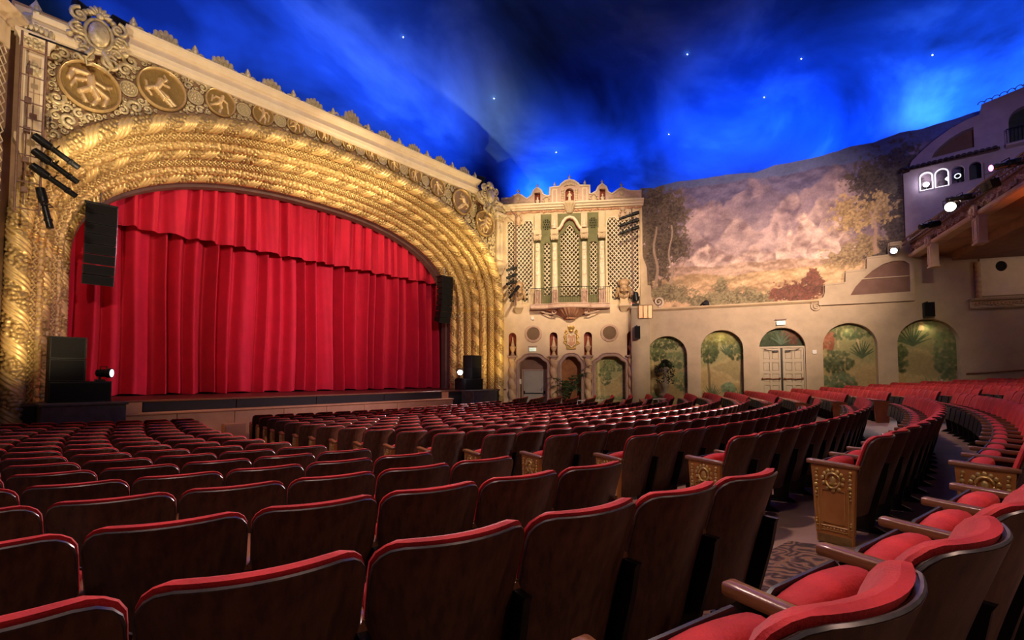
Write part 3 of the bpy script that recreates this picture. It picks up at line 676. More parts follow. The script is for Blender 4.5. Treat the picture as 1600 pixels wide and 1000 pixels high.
def spiral_column(c, parent):
    h0, h1, R = -.9, 2.0, .16; nz, na = 120, 28
    z = np.linspace(h0, h1, nz); a = np.linspace(0, 2*pi, na+1); Zg, Ag = np.meshgrid(z, a, indexing='ij')
    ph = Ag+2*pi*(Zg/.56); r = R+.085*np.abs(np.cos(ph/2))**.9-.05
    V = np.stack([c+r*np.cos(Ag), -.08+r*np.sin(Ag), Zg], -1)
    o = MB().grid(V[:, ::-1]).build('twisted_column', 'spiral_stone', parent, angle=180)
    MB().lathe([(.15, 0), (.19, .02), (.19, .06), (.17, .08), (.21, .12)], (c, -.08, 1.98), 16).build('capital', 'mauve', o)
    return o
for c in NICHE: spiral_column(c, WRF)
for s_ in (1.38, 5.23):
    v_ = MB(); v_.lathe([(.33, 0), (.33, .05), (.36, .07), (.39, .05), (.42, .06), (.45, .03), (.45, 0)], n=36); v_.v[-1] = v_.v[-1][:, [0, 2, 1]]*[1, -1, 1]
    o = v_.build('round_vent', 'pinkstone', WRF); o.location = (s_, 0, 3.3)
    d = MB(); d.face([(.335*cos(t), .335*sin(t)) for t in np.linspace(0, 2*pi, 33)[:-1]], -.012); d.build('vent_cloth', 'vent_cloth', o)
# backs of the three openings
MB().box(.55, 2.2, .45, .5, -1, 2.2).build('recess_back', 'mauve_dark', WRF)
MB().box(2.7, 3.9, .45, .5, -1, 2.2).build('recess_back', 'rust_wall', WRF)
# door in the first opening
dr = thing('door_1', 'plain grey steel exit door with push bar under the shaped arch', 'door', BAYM @ T(1.41, .40, -.62), kind='structure')
MB().bbox(-.59, .59, 0, .05, 0, 2.03, .01).build('leaf', 'door_grey', dr)
f_ = MB().prism([(-.67, 0), (.67, 0), (.67, 2.1), (-.67, 2.1)], -.04, .05, [[(-.6, .001), (.6, .001), (.6, 2.035), (-.6, 2.035)]]); f_.build('frame', 'mauve', dr)
pb = MB(); pb.tube([(-.52, -.05, .86), (.5, -.05, .86)], .02, 8); pb.box(-.56, -.5, -.07, 0, .82, .98); pb.box(.46, .54, -.07, 0, .82, .98); pb.build('push_bar', 'black_metal', dr)
def sign(name, label, matx, w_=.34, h_=.17):
    t = thing(name, label, 'sign', matx)
    MB().bbox(-w_/2, w_/2, -.06, 0, 0, h_, .008).build('housing', 'sign_lit', t)
    MB().bbox(-w_/2-.06, w_/2+.06, -.05, 0, h_+.06, h_+.10, .005).build('bracket', 'mauve', t)
    MB().box(-.01, .01, -.03, -.01, h_, h_+.07).build('stem', 'mauve', t)
    text(t, 'EXIT', h_*.62, (-w_*.36, -.064, h_*.22), 'sign_ink')
    return t
def text(parent, s, size, loc, mt, name='lettering', ext=.002):
    cu = bpy.data.curves.new(name, 'FONT'); cu.body = s; cu.size = size; cu.extrude = ext
    tmp = bpy.data.objects.new('tmp_text', cu); COL.objects.link(tmp)
    bpy.context.view_layer.update()
    me = bpy.data.meshes.new_from_object(tmp.evaluated_get(bpy.context.evaluated_depsgraph_get()))
    bpy.data.objects.remove(tmp); me.materials.clear(); me.materials.append(M[mt])
    o = link(name, me, parent); o.location = loc; o.rotation_euler = (pi/2, 0, 0); return o
sign('exit_sign', 'small lit exit sign above the grey steel door', BAYM @ T(1.36, -.09, 2.40))
def plate(label, matx, w_=.12, h_=.2, name='wall_box'):
    o = MB().bbox(-w_/2, w_/2, -.05, 0, 0, h_, .01); o.box(-w_*.3, w_*.3, -.055, -.045, h_*.3, h_*.7); o = o.build(name, 'white_plastic'); o.matrix_world = matx; return tag(o, label, 'wall box')
plate('small white box on the wall under the organ balcony', BAYM @ T(1.34, 0, 4.02), .14, .17)
plate('white control box on the jamb left of the grey steel door', BAYM @ T(.69, .2, .72), .1, .26)
# shield crest with the initials
cr = thing('wall_crest', 'gilt shield crest with the letters EU between two red niches', 'crest', BAYM @ T(3.32, 0, 2.5))
sh = [(-.2, .25), (0, .10), (.2, .25), (.2, .72), (.1, .74), (0, .66), (-.1, .74), (-.2, .72)]
MB().prism(sh, -.10, -.03).build('shield', 'terracotta', cr)
MB().tube([(x, -.10, z) for x, z in sh], .022, 6, closed=True).build('shield_border', 'cream_light', cr)
text(cr, 'EU', .27, (-.175, -.115, .36), 'cream_light', ext=.014)
fr = MB()
for sx in (-1, 1):
    fr.spiral(sx*.23, .88, .1, -sx, pi/2, -.06, 1.4, .3, 16, 6); fr.spiral(sx*.30, .62, .1, sx, 0, -.06, 1.3, .3, 14, 6)
    fr.spiral(sx*.30, .36, .11, -sx, 0, -.06, 1.3, .3, 14, 6); fr.spiral(sx*.17, .15, .09, sx, pi/2, -.06, 1.3, .3, 14, 6)
    fr.tube([(sx*.24, -.05, .2), (sx*.34, -.05, .36), (sx*.28, -.05, .5), (sx*.36, -.05, .68), (sx*.25, -.05, .8)], .035, 6)
fr.build('scroll_frame', 'gold', cr)
cw = MB().lathe([(.10, .88), (.12, .92), (.11, .98), (.17, 1.08), (.17, 1.12), (.1, 1.14)], (0, -.02, 0), 16)
for q in range(5): cw.ell((.07*(q-2), -.13, 1.15), (.03, .03, .045), 6, 4)
cw.build('crown', 'gold', cr); MB().bbox(-.24, .24, -.1, 0, 0, .06, .015).build('plinth', 'gold_bright', cr)

# ---- upper facade
OS = thing('organ_screen', 'ornate cream organ screen with lattice grilles, columns and wavy parapet', 'organ screen', BAYM)
up = MB()
GR = {'g1': archpoly(.02, 1.36, 4.95, 9.22, 2, .001), 'g2': archpoly(1.90, 2.29, 5.25, 8.02, 6, .14), 'g3': [(2.76, 5.2), (3.77, 5.2), (3.77, 8.38), (3.62, 8.45), (3.52, 8.62), (3.45, 8.8), (3.27, 8.93), (3.09, 8.8), (3.02, 8.62), (2.92, 8.45), (2.76, 8.38)],
      'g4': archpoly(4.25, 4.68, 5.25, 8.02, 6, .14), 'g5': archpoly(5.15, 6.72, 4.95, 9.22, 2, .001)}
GR['g1'] = [(.15, 4.95), (1.15, 4.95), (1.15, 5.6), (1.38, 5.75), (1.38, 9.0), (1.27, 9.2), (.95, 9.2), (.85, 9.05), (.35, 9.05), (.25, 9.2), (.02, 9.2), (.02, 5.3)]
GR['g5'] = [(5.35, 4.95), (6.5, 4.95), (6.5, 5.3), (6.72, 5.6), (6.72, 9.0), (6.62, 9.2), (6.3, 9.2), (6.2, 9.05), (5.65, 9.05), (5.55, 9.2), (5.25, 9.2), (5.14, 9.0), (5.14, 5.75), (5.35, 5.6)]
up.face([(-.35, 4.75), (BL, 4.75), (BL, 9.75), (-.35, 9.75)], 0, list(GR.values()))
for g in GR.values(): up.rim(g, 0, .26)
up.build('facade_wall', 'cream', OS, smooth=False)
MB().prism([(1.45, 4.75), (5.07, 4.75), (5.07, 9.5), (1.45, 9.5)], -.02, -.005, [GR['g2'], GR['g3'], GR['g4']]).build('centre_panel', 'olive', OS, smooth=False)
def clip(poly, p, d):
    """segments of the line p + t d inside the polygon"""
    ts = []
    for a, b in zip(poly, poly[1:]+poly[:1]):
        e = (b[0]-a[0], b[1]-a[1]); den = d[0]*e[1]-d[1]*e[0]
        if abs(den) < 1e-9: continue
        t = ((a[0]-p[0])*e[1]-(a[1]-p[1])*e[0])/den; u_ = ((a[0]-p[0])*d[1]-(a[1]-p[1])*d[0])/den
        if 0 <= u_ < 1: ts.append(t)
    ts.sort(); return [(ts[i], ts[i+1]) for i in range(0, len(ts)-1, 2)]
for k, g in GR.items():
    gr = thing('lattice_grille', None, None); gr.parent = OS
    big = k in ('g1', 'g5')
    MB().face(g, .24).build('grille_cloth', 'grille_grey' if big else 'olive_grille', gr, smooth=False)
    lat = MB(); st_ = .205; cx_ = sum(p[0] for p in g)/len(g)
    for sl in (1.15, -1.15):
        L_ = hypot(1, sl); d = (1/L_, sl/L_)
        for q in range(-40, 41):
            for t0, t1 in clip(g, (cx_+q*st_, 7.0), d):
                a = np.array([cx_+q*st_+d[0]*t0, 7.0+d[1]*t0]); b = np.array([cx_+q*st_+d[0]*t1, 7.0+d[1]*t1]); n_ = np.array([-d[1], d[0]])*.018
                yy = (.02, .06) if sl > 0 else (.03, .07)
                v_ = [(*(a+n_)[[0]], yy[0], (a+n_)[1]), (*(b+n_)[[0]], yy[0], (b+n_)[1]), (*(b-n_)[[0]], yy[0], (b-n_)[1]), (*(a-n_)[[0]], yy[0], (a-n_)[1])]
                v_ += [(x, yy[1], z) for x, _, z in v_]
                lat.add(v_, [(0, 1, 2, 3), (0, 4, 5, 1), (2, 6, 7, 3), (1, 5, 6, 2), (3, 7, 4, 0)])
    o = lat.build('lattice_bars', 'cream_light', gr, smooth=False); o['kind'] = 'stuff'
    MB().tube([(x, -.01, z) for x, z in g], .028, 5, closed=True).build('grille_frame', 'cream_light' if big else 'olive', gr)
# columns with pedestals
def organ_column(c):
    o = MB().bbox(c-.17, c+.17, -.22, 0, 4.75, 5.5, .02).build('column', 'pinkstone', OS); o['label'] = 'ornamented cream column on pink pedestal'
    pd = MB()
    for dx in (-.09, .09): pd.lathe([(.035, 4.8), (.05, 4.95), (.03, 5.1), (.055, 5.3), (.04, 5.45)], (c+dx, -.24, 0), 8)
    pd.ell((c, -.24, 5.1), (.05, .04, .09), 8, 5); pd.build('pedestal_balusters', 'pinkstone', o)
    shf = MB().lathe([(.15, 5.5), (.17, 5.56), (.14, 5.62), (.15, 5.75), (.14, 6.7), (.13, 7.95)], (c, -.1, 0), 14)
    sr = random.Random(int(c*100))
    for z in np.arange(5.85, 7.95, .12):
        for q in (-.07, 0, .07): shf.ell((c+q, -.225+abs(q)*.5, z+sr.uniform(-.02, .02)), (.042, .045, .06), 6, 4)
    for z in (6.35, 7.1, 7.6): shf.ell((c, -.23, z), (.10, .05, .12), 8, 5)
    shf.build('shaft', 'cream_light', o)
    cp = MB().bbox(c-.2, c+.2, -.3, 0, 8.38, 8.62, .02); cp.bbox(c-.16, c+.16, -.24, 0, 8.62, 9.5, .02)
    for q in range(5): cp.ell((c+.075*(q-2), -.24, 8.22), (.05, .06, .15), 7, 5)
    cp.spiral(c-.15, 8.3, .08, 1, 0, -.25, 1.3, .3, 12); cp.spiral(c+.15, 8.3, .08, -1, pi, -.25, 1.3, .3, 12); cp.build('capital', 'cream', o)
    return o
for c in (1.63, 2.50, 4.00, 4.88): organ_column(c)
# shaped hood over the centre grille, side rosette grilles
hood = [(2.55, 8.62), (2.75, 8.66), (2.86, 8.82), (2.95, 9.02), (3.08, 9.18), (3.27, 9.24), (3.46, 9.18), (3.59, 9.02), (3.68, 8.82), (3.79, 8.66), (3.99, 8.62)]
MB().sweep([(0, -.06), (.22, -.06), (.26, -.02), (.26, .06), (.2, .09), (0, .09)], hood).build('hood_mould', 'cream_light', OS, angle=30)
MB().sweep([(-.02, -.09), (.16, -.09), (.16, -.06), (-.02, -.06)], hood).build('hood_soffit', 'niche_red', OS)
for c in (2.08, 4.45):
    rg = MB()
    for ring, nn in ((.0, 1), (.12, 6), (.2, 10)):
        for q in range(nn):
            a = 2*pi*q/nn; rg.tube([(c+ring*cos(a)+.055*cos(t), -.035, 8.95+1.25*ring*sin(a)+.06*sin(t)) for t in np.linspace(0, 2*pi, 11)[:-1]], .014, 5, closed=True)
    rg.build('pierced_rosette', 'olive', OS); MB().face([(c+.2*cos(t), 8.95+.28*sin(t)) for t in np.linspace(0, 2*pi, 21)[:-1]], -.022).build('rosette_ground', 'shadow_black', OS, smooth=False)
for c in (2.5, 4.0):
    MB().lathe([(.12, 0), (.13, .04), (.08, .1), (.1, .18), (.06, .26), (.07, .3), (.02, .45), (.001, .5)], (c, -.28, 8.66), 12).build('pinnacle', 'cream_light', OS)
# cornice and ornament band
MB().sweep([(-.02, 0), (.10, 0), (.12, .05), (.22, .09), (.26, .16), (.34, .2), (.36, .27), (-.02, .27)], [(x, 9.73) for x in np.linspace(-.3, BL+.05, 30)]).build('cornice', 'cream_light', OS, angle=25)
bd = MB(); sr = random.Random(4)
for x in np.arange(-.2, BL, .085):
    bd.ell((x, -.03, 9.64+sr.uniform(-.02, .02)), (.045, .04, .055), 6, 4)
for x in np.arange(-.1, BL, .34): bd.spiral(x, 9.63, .07, sr.choice((-1, 1)), 0, -.06, 1.2, .28, 10)
bd.build('ornament_band', 'terracotta', OS)
sh_ = MB().lathe([(.02, -.42), (.12, -.38), (.2, -.25), (.30, -.08), (.40, .0), (.42, .06), (.40, .14), (.3, .16)], (3.27, -.05, 9.88), 24, pi, 2*pi, 16, .05); sh_.build('shell_corbel', 'cream', OS)
for s_ in (.62, 5.94):
    em = MB(); em.ell((s_, -.05, 9.25), (.12, .08, .22), 10, 6)
    for q in range(8):
        a = 2*pi*q/8; em.ell((s_+.17*cos(a), -.04, 9.28+.24*sin(a)), (.06, .05, .07), 6, 4)
    em.ell((s_, -.06, 9.6), (.14, .07, .1), 8, 5); em.build('emblem', 'spiral_stone', OS)
# wavy parapet
PAR = [(-.3, 9.95), (BL-.02, 9.95), (BL-.02, 10.48), (6.35, 10.5), (6.12, 10.58), (5.9, 10.7), (5.66, 10.56), (5.42, 10.40), (5.22, 10.52), (5.12, 10.78), (4.93, 10.97), (4.74, 10.8), (4.64, 10.58), (4.45, 10.47), (4.29, 10.47), (4.29, 10.90), (3.80, 10.92), (3.68, 11.06), (3.48, 11.2), (3.27, 11.26), (3.06, 11.2), (2.86, 11.06), (2.74, 10.92), (2.26, 10.90), (2.26, 10.47), (2.08, 10.47), (1.91, 10.56), (1.80, 10.78), (1.61, 10.95), (1.42, 10.8), (1.3, 10.52), (1.04, 10.36), (.82, 10.54), (.6, 10.65), (.38, 10.56), (.2, 10.45), (-.3, 10.44)]
NP = [archpoly(1.46, 1.76, 9.97, 10.68, 2, .001), archpoly(3.05, 3.49, 9.99, 10.82, 10), archpoly(4.80, 5.09, 9.97, 10.7, 2, .001)]
NP[0] = [(1.46, 9.97), (1.76, 9.97), (1.76, 10.68), (1.46, 10.68)]; NP[2] = [(4.80, 9.97), (5.09, 9.97), (5.09, 10.7), (4.80, 10.7)]
pp = MB().face(PAR, 0, NP); pp.rim(PAR, 0, .35)
for h in NP: pp.rim(h, 0, .25)
pp.build('parapet', 'pinkstone', OS, smooth=False)
for h in NP: MB().face(h, .25).build('parapet_niche', 'niche_red', OS, smooth=False)
MB().tube([(x, -.01, z) for x, z in PAR[2:]], .06, 6).build('coping', 'cream_light', OS)
sr = random.Random(9)
for run in (np.arange(-.2, 1.35, .11), np.arange(5.3, 6.8, .11)):
    po = MB()
    for x in run:
        for z in (10.06, 10.2): po.spiral(x, z+sr.uniform(-.02, .03), .055, sr.choice((-1, 1)), sr.uniform(0, 6), -.03, 1.2, .32, 9)
    o = po.build('parapet_scrollwork', 'cream', OS); o['kind'] = 'stuff'
for c, z in ((.6, 10.4), (5.9, 10.42)): MB().ell((c, -.03, z), (.1, .05, .14), 8, 5).build('parapet_boss', 'cream', OS)
for c in (2.08, 4.5):
    po = MB(); po.ell((c, -.05, 10.2), (.12, .07, .17), 10, 6)
    for q in range(10): po.ell((c+.19*cos(2*pi*q/10), -.04, 10.2+.24*sin(2*pi*q/10)), (.06, .05, .06), 6, 4)
    po.build('parapet_shield', 'cream', OS)
for c in (2.92, 3.62):
    po = MB()
    for z in np.arange(10.05, 10.8, .13): po.ell((c, -.05, z), (.08, .07, .07), 7, 5)
    po.build('parapet_colonnette', 'cream', OS)
po = MB()
for q in range(7): po.ell((3.27+.09*(q-3), -.04, 10.98+.05*cos((q-3)*.6)), (.06, .06, .08), 6, 4)
po.build('parapet_garland', 'cream', OS)
for c in (2.5, 4.05): MB().prism([(c-.13, 10.0), (c+.13, 10.0), (c+.13, 10.8), (c-.13, 10.8)], -.03, 0, [[(c-.08, 10.05), (c+.08, 10.05), (c+.08, 10.75), (c-.08, 10.75)]]).build('parapet_panel', 'cream_light', OS)
pf = MB().lathe([(.07, 0), (.08, .03), (.04, .07), (.08, .13), (.09, .18), (.05, .23), (.02, .3), (.001, .33)], n=10).build('parapet_finial', 'bronze', OS)
for k, (c, z) in enumerate(((.6, 10.68), (2.5, 10.92), (3.27, 11.28), (4.05, 10.92), (5.9, 10.72), (1.61, 10.97), (4.93, 10.99))):
    o = pf if k == 0 else link('parapet_finial', pf.data, OS); o.location = (c, .1, z); o.scale = (.8, .8, .7 if k > 4 else 1)
nf = MB().lathe([(.10, 0), (.10, .04), (.05, .09), (.04, .16), (.1, .24), (.12, .3), (.05, .34), (.03, .42), (.05, .46), (.001, .52)], n=12).build('niche_urn', 'cream_light', OS); nf.location = (1.61, .1, 9.98)
o = link('niche_urn', nf.data, OS); o.location = (4.945, .1, 9.98)
# statue in the middle niche
sm = thing('niche_statue', 'small pale draped statue in the red niche on top of the organ screen', 'statue', BAYM @ T(3.27, .08, 10.0))
stt = MB().lathe([(.12, 0), (.12, .05), (.09, .06), (.085, .12), (.075, .26), (.06, .36), (.065, .44), (.075, .52), (.055, .57), (.025, .60)], n=12)
stt.tube([(-.06, -.01, .53), (-.12, -.03, .42), (-.07, -.09, .36)], [.026, .022, .016], 6); stt.tube([(.06, -.01, .53), (.11, -.04, .44), (.06, -.09, .47)], [.026, .022, .016], 6)
stt.build('robed_body', 'cream_light', sm)
MB().ell((0, -.005, .66), (.042, .048, .055), 10, 7).build('head', 'cream_light', sm)
# balcony
BC = thing('organ_balcony', 'shallow pink balcony with thin iron railing and shell corbel', 'balcony', BAYM)
def bfront(x): return -.42-.34*max(0, 1-((x-3.27)/1.05)**2)**.5 if abs(x-3.27) < 1.05 else -.42
bx = sorted(set([1.28, 1.29, 5.24, 5.25]+list(np.linspace(1.4, 5.1, 40))))
ring = lambda z, k=0: [(x, bfront(x)+k, z) for x in bx]+[(x, 0, z) for x in bx[::-1]]
MB().loft([ring(4.52, .04), ring(4.56), ring(4.72), ring(4.74, -.03), ring(4.78, -.03)]).build('slab', 'pinkstone', BC)
rl = MB(); rl.tube([(1.3, -.03, 5.58)]+[(x, bfront(x)+.02, 5.58) for x in bx]+[(5.23, -.03, 5.58)], .014, 5)
BC_r = rl.build('hand_rail', 'black_metal', BC)
for x in np.linspace(1.32, 5.21, 46):
    o = MB().tube([(x, bfront(x)+.02, 4.78), (x, bfront(x)+.02, 5.58)], .007, 4).build('baluster', 'black_metal', BC)
cb = MB()
xs_ = np.linspace(1.75, 4.79, 50); zz = np.linspace(0, 1, 12); Xg, Tg = np.meshgrid(xs_, zz, indexing='ij')
dep = .50*np.clip(1-((Xg-3.27)/1.75)**2, 0, 1); rib = .02*np.sin(np.abs(Xg-3.27)*34)
V = np.stack([3.27+(Xg-3.27)*(1-.45*Tg), -(.36*(1-Tg**1.5)*np.clip(1.2-np.abs(Xg-3.27)/2.2, 0, 1)+rib*(1-Tg)), 4.53-dep*Tg], -1)
cb.grid(V[:, ::-1]); cb.build('corbel_wings', 'terracotta', BC, angle=180)
MB().lathe([(.1, -.52), (.28, -.50), (.30, -.42), (.36, -.40), (.55, -.22), (.72, -.04), (.75, 0)], (3.27, -.02, 4.53), 40, pi, 2*pi, 22, .05).build('corbel_shell', 'terracotta', BC)
for sx in (-1, 1):
    so = MB(); so.spiral(3.27+sx*.82, 4.4, .13, sx, 0, -.33, 1.4, .25, 16); so.tube([(3.27+sx*.7, -.38, 4.3), (3.27+sx*.95, -.3, 4.26), (3.27+sx*1.2, -.24, 4.32), (3.27+sx*1.45, -.2, 4.42)], .03, 5)
    so.build('corbel_scroll', 'pinkstone', BC)
# grotesque masks on brackets either side
for s_, lb in ((.62, 'bronze grotesque mask on bracket left of the organ balcony'), (5.94, 'bronze grotesque mask on bracket right of the organ balcony')):
    mk = thing('grotesque_mask', lb, 'mask', BAYM @ T(s_, 0, 4.35), 'masks flanking the balcony')
    br = MB().loft([[(a*wx, -yy if a2 else 0, z) for a, a2 in ((-1, 1), (1, 1), (1, 0), (-1, 0))] for wx, yy, z in ((.10, .02, 0), (.16, .1, .08), (.2, .2, .2), (.24, .3, .28), (.24, .3, .36), (.19, .26, .4), (.19, .26, .75))])
    br.build('bracket', 'cream', mk)
    hd = MB(); hd.ell((0, -.22, 1.15), (.2, .16, .3), 14, 9); hd.ell((0, -.2, 1.42), (.26, .18, .24), 12, 8); hd.ell((0, -.38, 1.12), (.05, .06, .09), 8, 5)
    for sx in (-1, 1):
        hd.ell((sx*.09, -.34, 1.2), (.06, .05, .05), 8, 5); hd.ell((sx*.12, -.32, 1.04), (.08, .07, .07), 8, 5); hd.ell((sx*.28, -.16, 1.05), (.1, .1, .2), 8, 6); hd.ell((sx*.34, -.12, .85), (.08, .08, .14), 8, 5)
        hd.spiral(sx*.24, 1.5, .1, sx, 0, -.25, 1.3, .3, 12)
    hd.tube([(-.1, -.36, 1.0), (0, -.38, .97), (.1, -.36, 1.0)], .022, 5)
    for q in range(7): hd.ell((.07*(q-3), -.28, .82-.03*(3-abs(q-3))), (.045, .06, .13), 6, 5)
    hd.build('face', 'mask_bronze', mk)
# pier at the corner between organ bay and side wall
pr = MB().box(6.28, 7.12, -.5, .4, -1.05, 4.45); pr.bbox(6.22, 7.18, -.56, .4, 4.45, 4.55, .02); o = pr.build('wall_pier', 'stucco', smooth=False); o.matrix_world = BAYM; tag(o, 'plain plaster pier between organ screen and side wall', kind='structure')

# left organ bay: only its corner shows at the edge of the frame
LBM = T(.5, 16.3, 0) @ Matrix(((-sin(radians(33)), -cos(radians(33)), 0, 0), (-cos(radians(33)), sin(radians(33)), 0, 0), (0, 0, 1, 0), (0, 0, 0, 1)))
lw = MB(); lw.box(-.35, 3.0, 0, .1, -1.05, 9.75)
o = lw.build('wall_left_front', 'plaster_brown', smooth=False); o.matrix_world = LBM; tag(o, kind='structure')
LS = thing('organ_screen_corner', 'cream cornice and lattice of the left organ screen at the frame edge', 'organ screen', LBM)
MB().sweep([(-.02, 0), (.10, 0), (.12, .05), (.22, .09), (.26, .16), (.34, .2), (.36, .27), (-.02, .27)][::-1], [(x, 9.45) for x in np.linspace(-.1, 3, 12)]).build('cornice', 'cream', LS, angle=25)
lb_ = MB(); lb_.bbox(.05, 2.9, -.1, 0, 8.9, 9.45, .02); lb_.build('ornament_band', 'cream', LS)
lt = MB(); g = [(.1, 4.95), (2.9, 4.95), (2.9, 8.9), (.1, 8.9)]
for sl in (1.15, -1.15):
    L_ = hypot(1, sl); d = (1/L_, sl/L_)
    for q in range(-40, 60):
        for t0, t1 in clip(g, (q*.205, 7.0), d): lt.tube([(q*.205+d[0]*t0, -.06, 7+d[1]*t0), (q*.205+d[0]*t1, -.06, 7+d[1]*t1)], .016, 4)
o = lt.build('lattice_bars', 'cream_light', LS, smooth=False); o['kind'] = 'stuff'

# ================================================================ side wall
ARCH = [(.16, 2.03, 3.09), (2.63, 4.47, 3.29), (5.12, 6.93, 3.30), (7.58, 9.52, 3.40), (10.19, 12.18, 3.45)]
SW_END = 16.5
wl = MB(); H = [archpoly(a, b, -1.0, t, 24) for a, b, t in ARCH]
wl.face([(-.1, -1.05), (SW_END, -1.05), (SW_END, 6.2), (10.7, 6.2), (10.7, 4.37), (-.1, 4.37)], 0, H)
for h in H: wl.rim(h, 0, .32)
SWL = wl.build('wall_right', 'stucco', smooth=False); SWL.matrix_world = SIDEM; tag(SWL, 'textured plaster side wall with five round-headed recesses', kind='structure')
def mural_arch(a, b, t, kind, z0=-1.0):
    """painted garden scene on the back of a recess, laid down in dabs"""
    nx, nz = 110, 190; xs_ = np.linspace(a-.05, b+.05, nx); zs_ = np.linspace(z0, t+.05, nz); Xg, Zg = np.meshgrid(xs_, zs_, indexing='ij')
    o = MB().grid(np.stack([Xg, np.full_like(Xg, .32), Zg], -1)).build('mural', 'mural_paint', SWL, smooth=False)
    u_ = (Xg-a)/(b-a); v_ = (Zg-(-.3))/(t+.3); k = kind*11; r_ = random.Random(kind+5)
    lerp = lambda A_, B_, f: A_+(np.asarray(B_)-A_)*f[..., None]
    wob = .12*(fbm(u_*5, v_*5, 4, k)-.5)
    c_ = np.zeros(Xg.shape+(3,))+np.array([.26, .24, .115] if kind != 9 else [.05, .065, .04])
    c_ = lerp(c_, (.33, .31, .15), np.clip(v_*1.3-.4, 0, 1)*(kind != 9))
    if kind != 9:
        for base_, col in ((.62, (.30, .24, .115)), (.45, (.38, .28, .135)), (.30, (.30, .225, .11)), (.14, (.32, .25, .125))):
            top = base_+.07*np.sin(u_*4+k+base_*20)+wob; m_ = np.clip((top-v_)*18, 0, 1); c_ = lerp(c_, np.array(col)*1.0, m_*.85)
            c_ = lerp(c_, (.48, .37, .19), np.clip(1-np.abs(top-v_-.03)*22, 0, 1)*.5)
    def dabs(cx_, cy_, rx_, ry_, n_, dark, light, s0=.022, s1=.055):
        nonlocal c_
        for q in range(int(n_*2.0)):
            an, rd = r_.uniform(0, 2*pi), math.sqrt(r_.random()); px_, py_ = cx_+rx_*rd*cos(an), cy_+ry_*rd*sin(an); s_ = r_.uniform(s0, s1)
            f = min(1, max(0, .5+.5*(py_-cy_)/ry_+r_.uniform(-.4, .4))); col = np.array(dark)+(np.array(light)-np.array(dark))*f
            m_ = np.clip((1-np.hypot((u_-px_)/s_, (v_-py_)/(s_*.62))+wob*3)*2.2, 0, 1); c_ = lerp(c_, col, m_*.8)
    def stem(x0, y0, x1, y1, w_, col):
        nonlocal c_
        tt_ = np.clip((v_-y0)/(y1-y0), 0, 1); m_ = np.clip(1-np.abs(u_-(x0+(x1-x0)*tt_)-wob*.3)/(w_*(1.2-.5*tt_)), 0, 1)*((v_ > y0) & (v_ < y1)); c_ = lerp(c_, col, np.clip(m_*2, 0, 1))
    def blades(x0, y0, L_, n_, col):
        nonlocal c_
        for q in range(n_):
            an = radians(20+140*(q+.5)/n_+r_.uniform(-6, 6)); s_ = (u_-x0)*cos(an)*.8+(v_-y0)*sin(an); d_ = np.abs(-(u_-x0)*.8*sin(an)+(v_-y0)*cos(an)+.25*s_*s_*np.sign(cos(an)))
            m_ = ((s_ > 0) & (s_ < L_))*np.clip(1-d_/(.014*(1.1-s_/L_)+.002), 0, 1); c_ = lerp(c_, np.array(col)*r_.uniform(.8, 1.25), np.clip(m_*2, 0, 1))
    G1, G2, G3, G4 = (.035, .05, .022), (.13, .155, .065), (.075, .105, .055), (.20, .225, .10)
    if kind == 0:
        stem(.1, .05, .14, .8, .03, (.50, .38, .20)); stem(.95, .2, .92, .9, .025, (.30, .22, .12))
        dabs(.5, .92, .55, .12, 90, G1, G2); dabs(.2, .74, .3, .1, 50, G1, G2); dabs(.75, .66, .3, .13, 60, G3, G4); dabs(.85, .35, .2, .14, 40, G3, G4); dabs(.15, .12, .2, .06, 30, G3, G4)
    elif kind == 1:
        stem(.2, .12, .17, .75, .035, (.16, .12, .06)); stem(.93, .1, .96, .75, .03, (.15, .11, .06)); stem(.67, .75, .68, 1, .018, (.5, .36, .2))
        dabs(.2, .72, .22, .16, 80, G1, G2); dabs(.85, .74, .2, .14, 60, G1, G2); dabs(.5, .9, .5, .09, 70, (.12, .12, .04), (.34, .30, .1)); blades(.62, .68, .16, 14, G3); dabs(.65, .24, .16, .07, 50, G3, (.22, .30, .17), .02, .05); blades(.25, .1, .2, 14, G3); blades(.9, .1, .15, 10, G3)
    elif kind == 2:
        stem(.15, .05, .12, .95, .06, (.50, .44, .24)); stem(.32, .05, .3, .95, .03, (.42, .36, .2)); dabs(.65, .82, .4, .14, 80, G3, G4); dabs(.35, .6, .2, .2, 50, G3, G4); dabs(.5, .12, .5, .05, 40, G3, G4)
    elif kind == 3:
        stem(.72, .6, .64, .97, .03, (.52, .40, .22)); stem(.33, .72, .3, .95, .02, (.48, .35, .2)); dabs(.5, .9, .5, .08, 60, G3, G4); dabs(.12, .8, .14, .12, 50, (.22, .07, .04), (.44, .18, .11), .02, .05); dabs(.3, .55, .3, .14, 80, G1, (.13, .15, .075)); blades(.75, .6, .2, 18, G3); dabs(.3, .28, .34, .15, 90, G1, (.14, .18, .10)); blades(.2, .06, .22, 16, G3)
        c_ = lerp(c_, (.62, .40, .26), np.clip((.12-np.hypot((u_-.45)*.5, v_-.0))*20, 0, 1))
    elif kind == 4:
        dabs(.1, .62, .1, .2, 40, G1, G2); blades(.3, .72, .26, 20, G3); dabs(.85, .62, .22, .28, 110, G3, (.20, .24, .11)); stem(.45, .88, .46, 1, .05, (.62, .42, .24)); blades(.62, .9, .16, 12, G4)
        dabs(.15, .12, .2, .12, 50, G3, (.2, .26, .13)); blades(.62, .1, .3, 22, (.16, .24, .13)); blades(.85, .05, .25, 16, (.13, .2, .11)); blades(.35, .05, .18, 12, (.14, .2, .1)); dabs(.75, .3, .16, .04, 22, (.4, .24, .2), (.66, .46, .4), .015, .03)
    else:
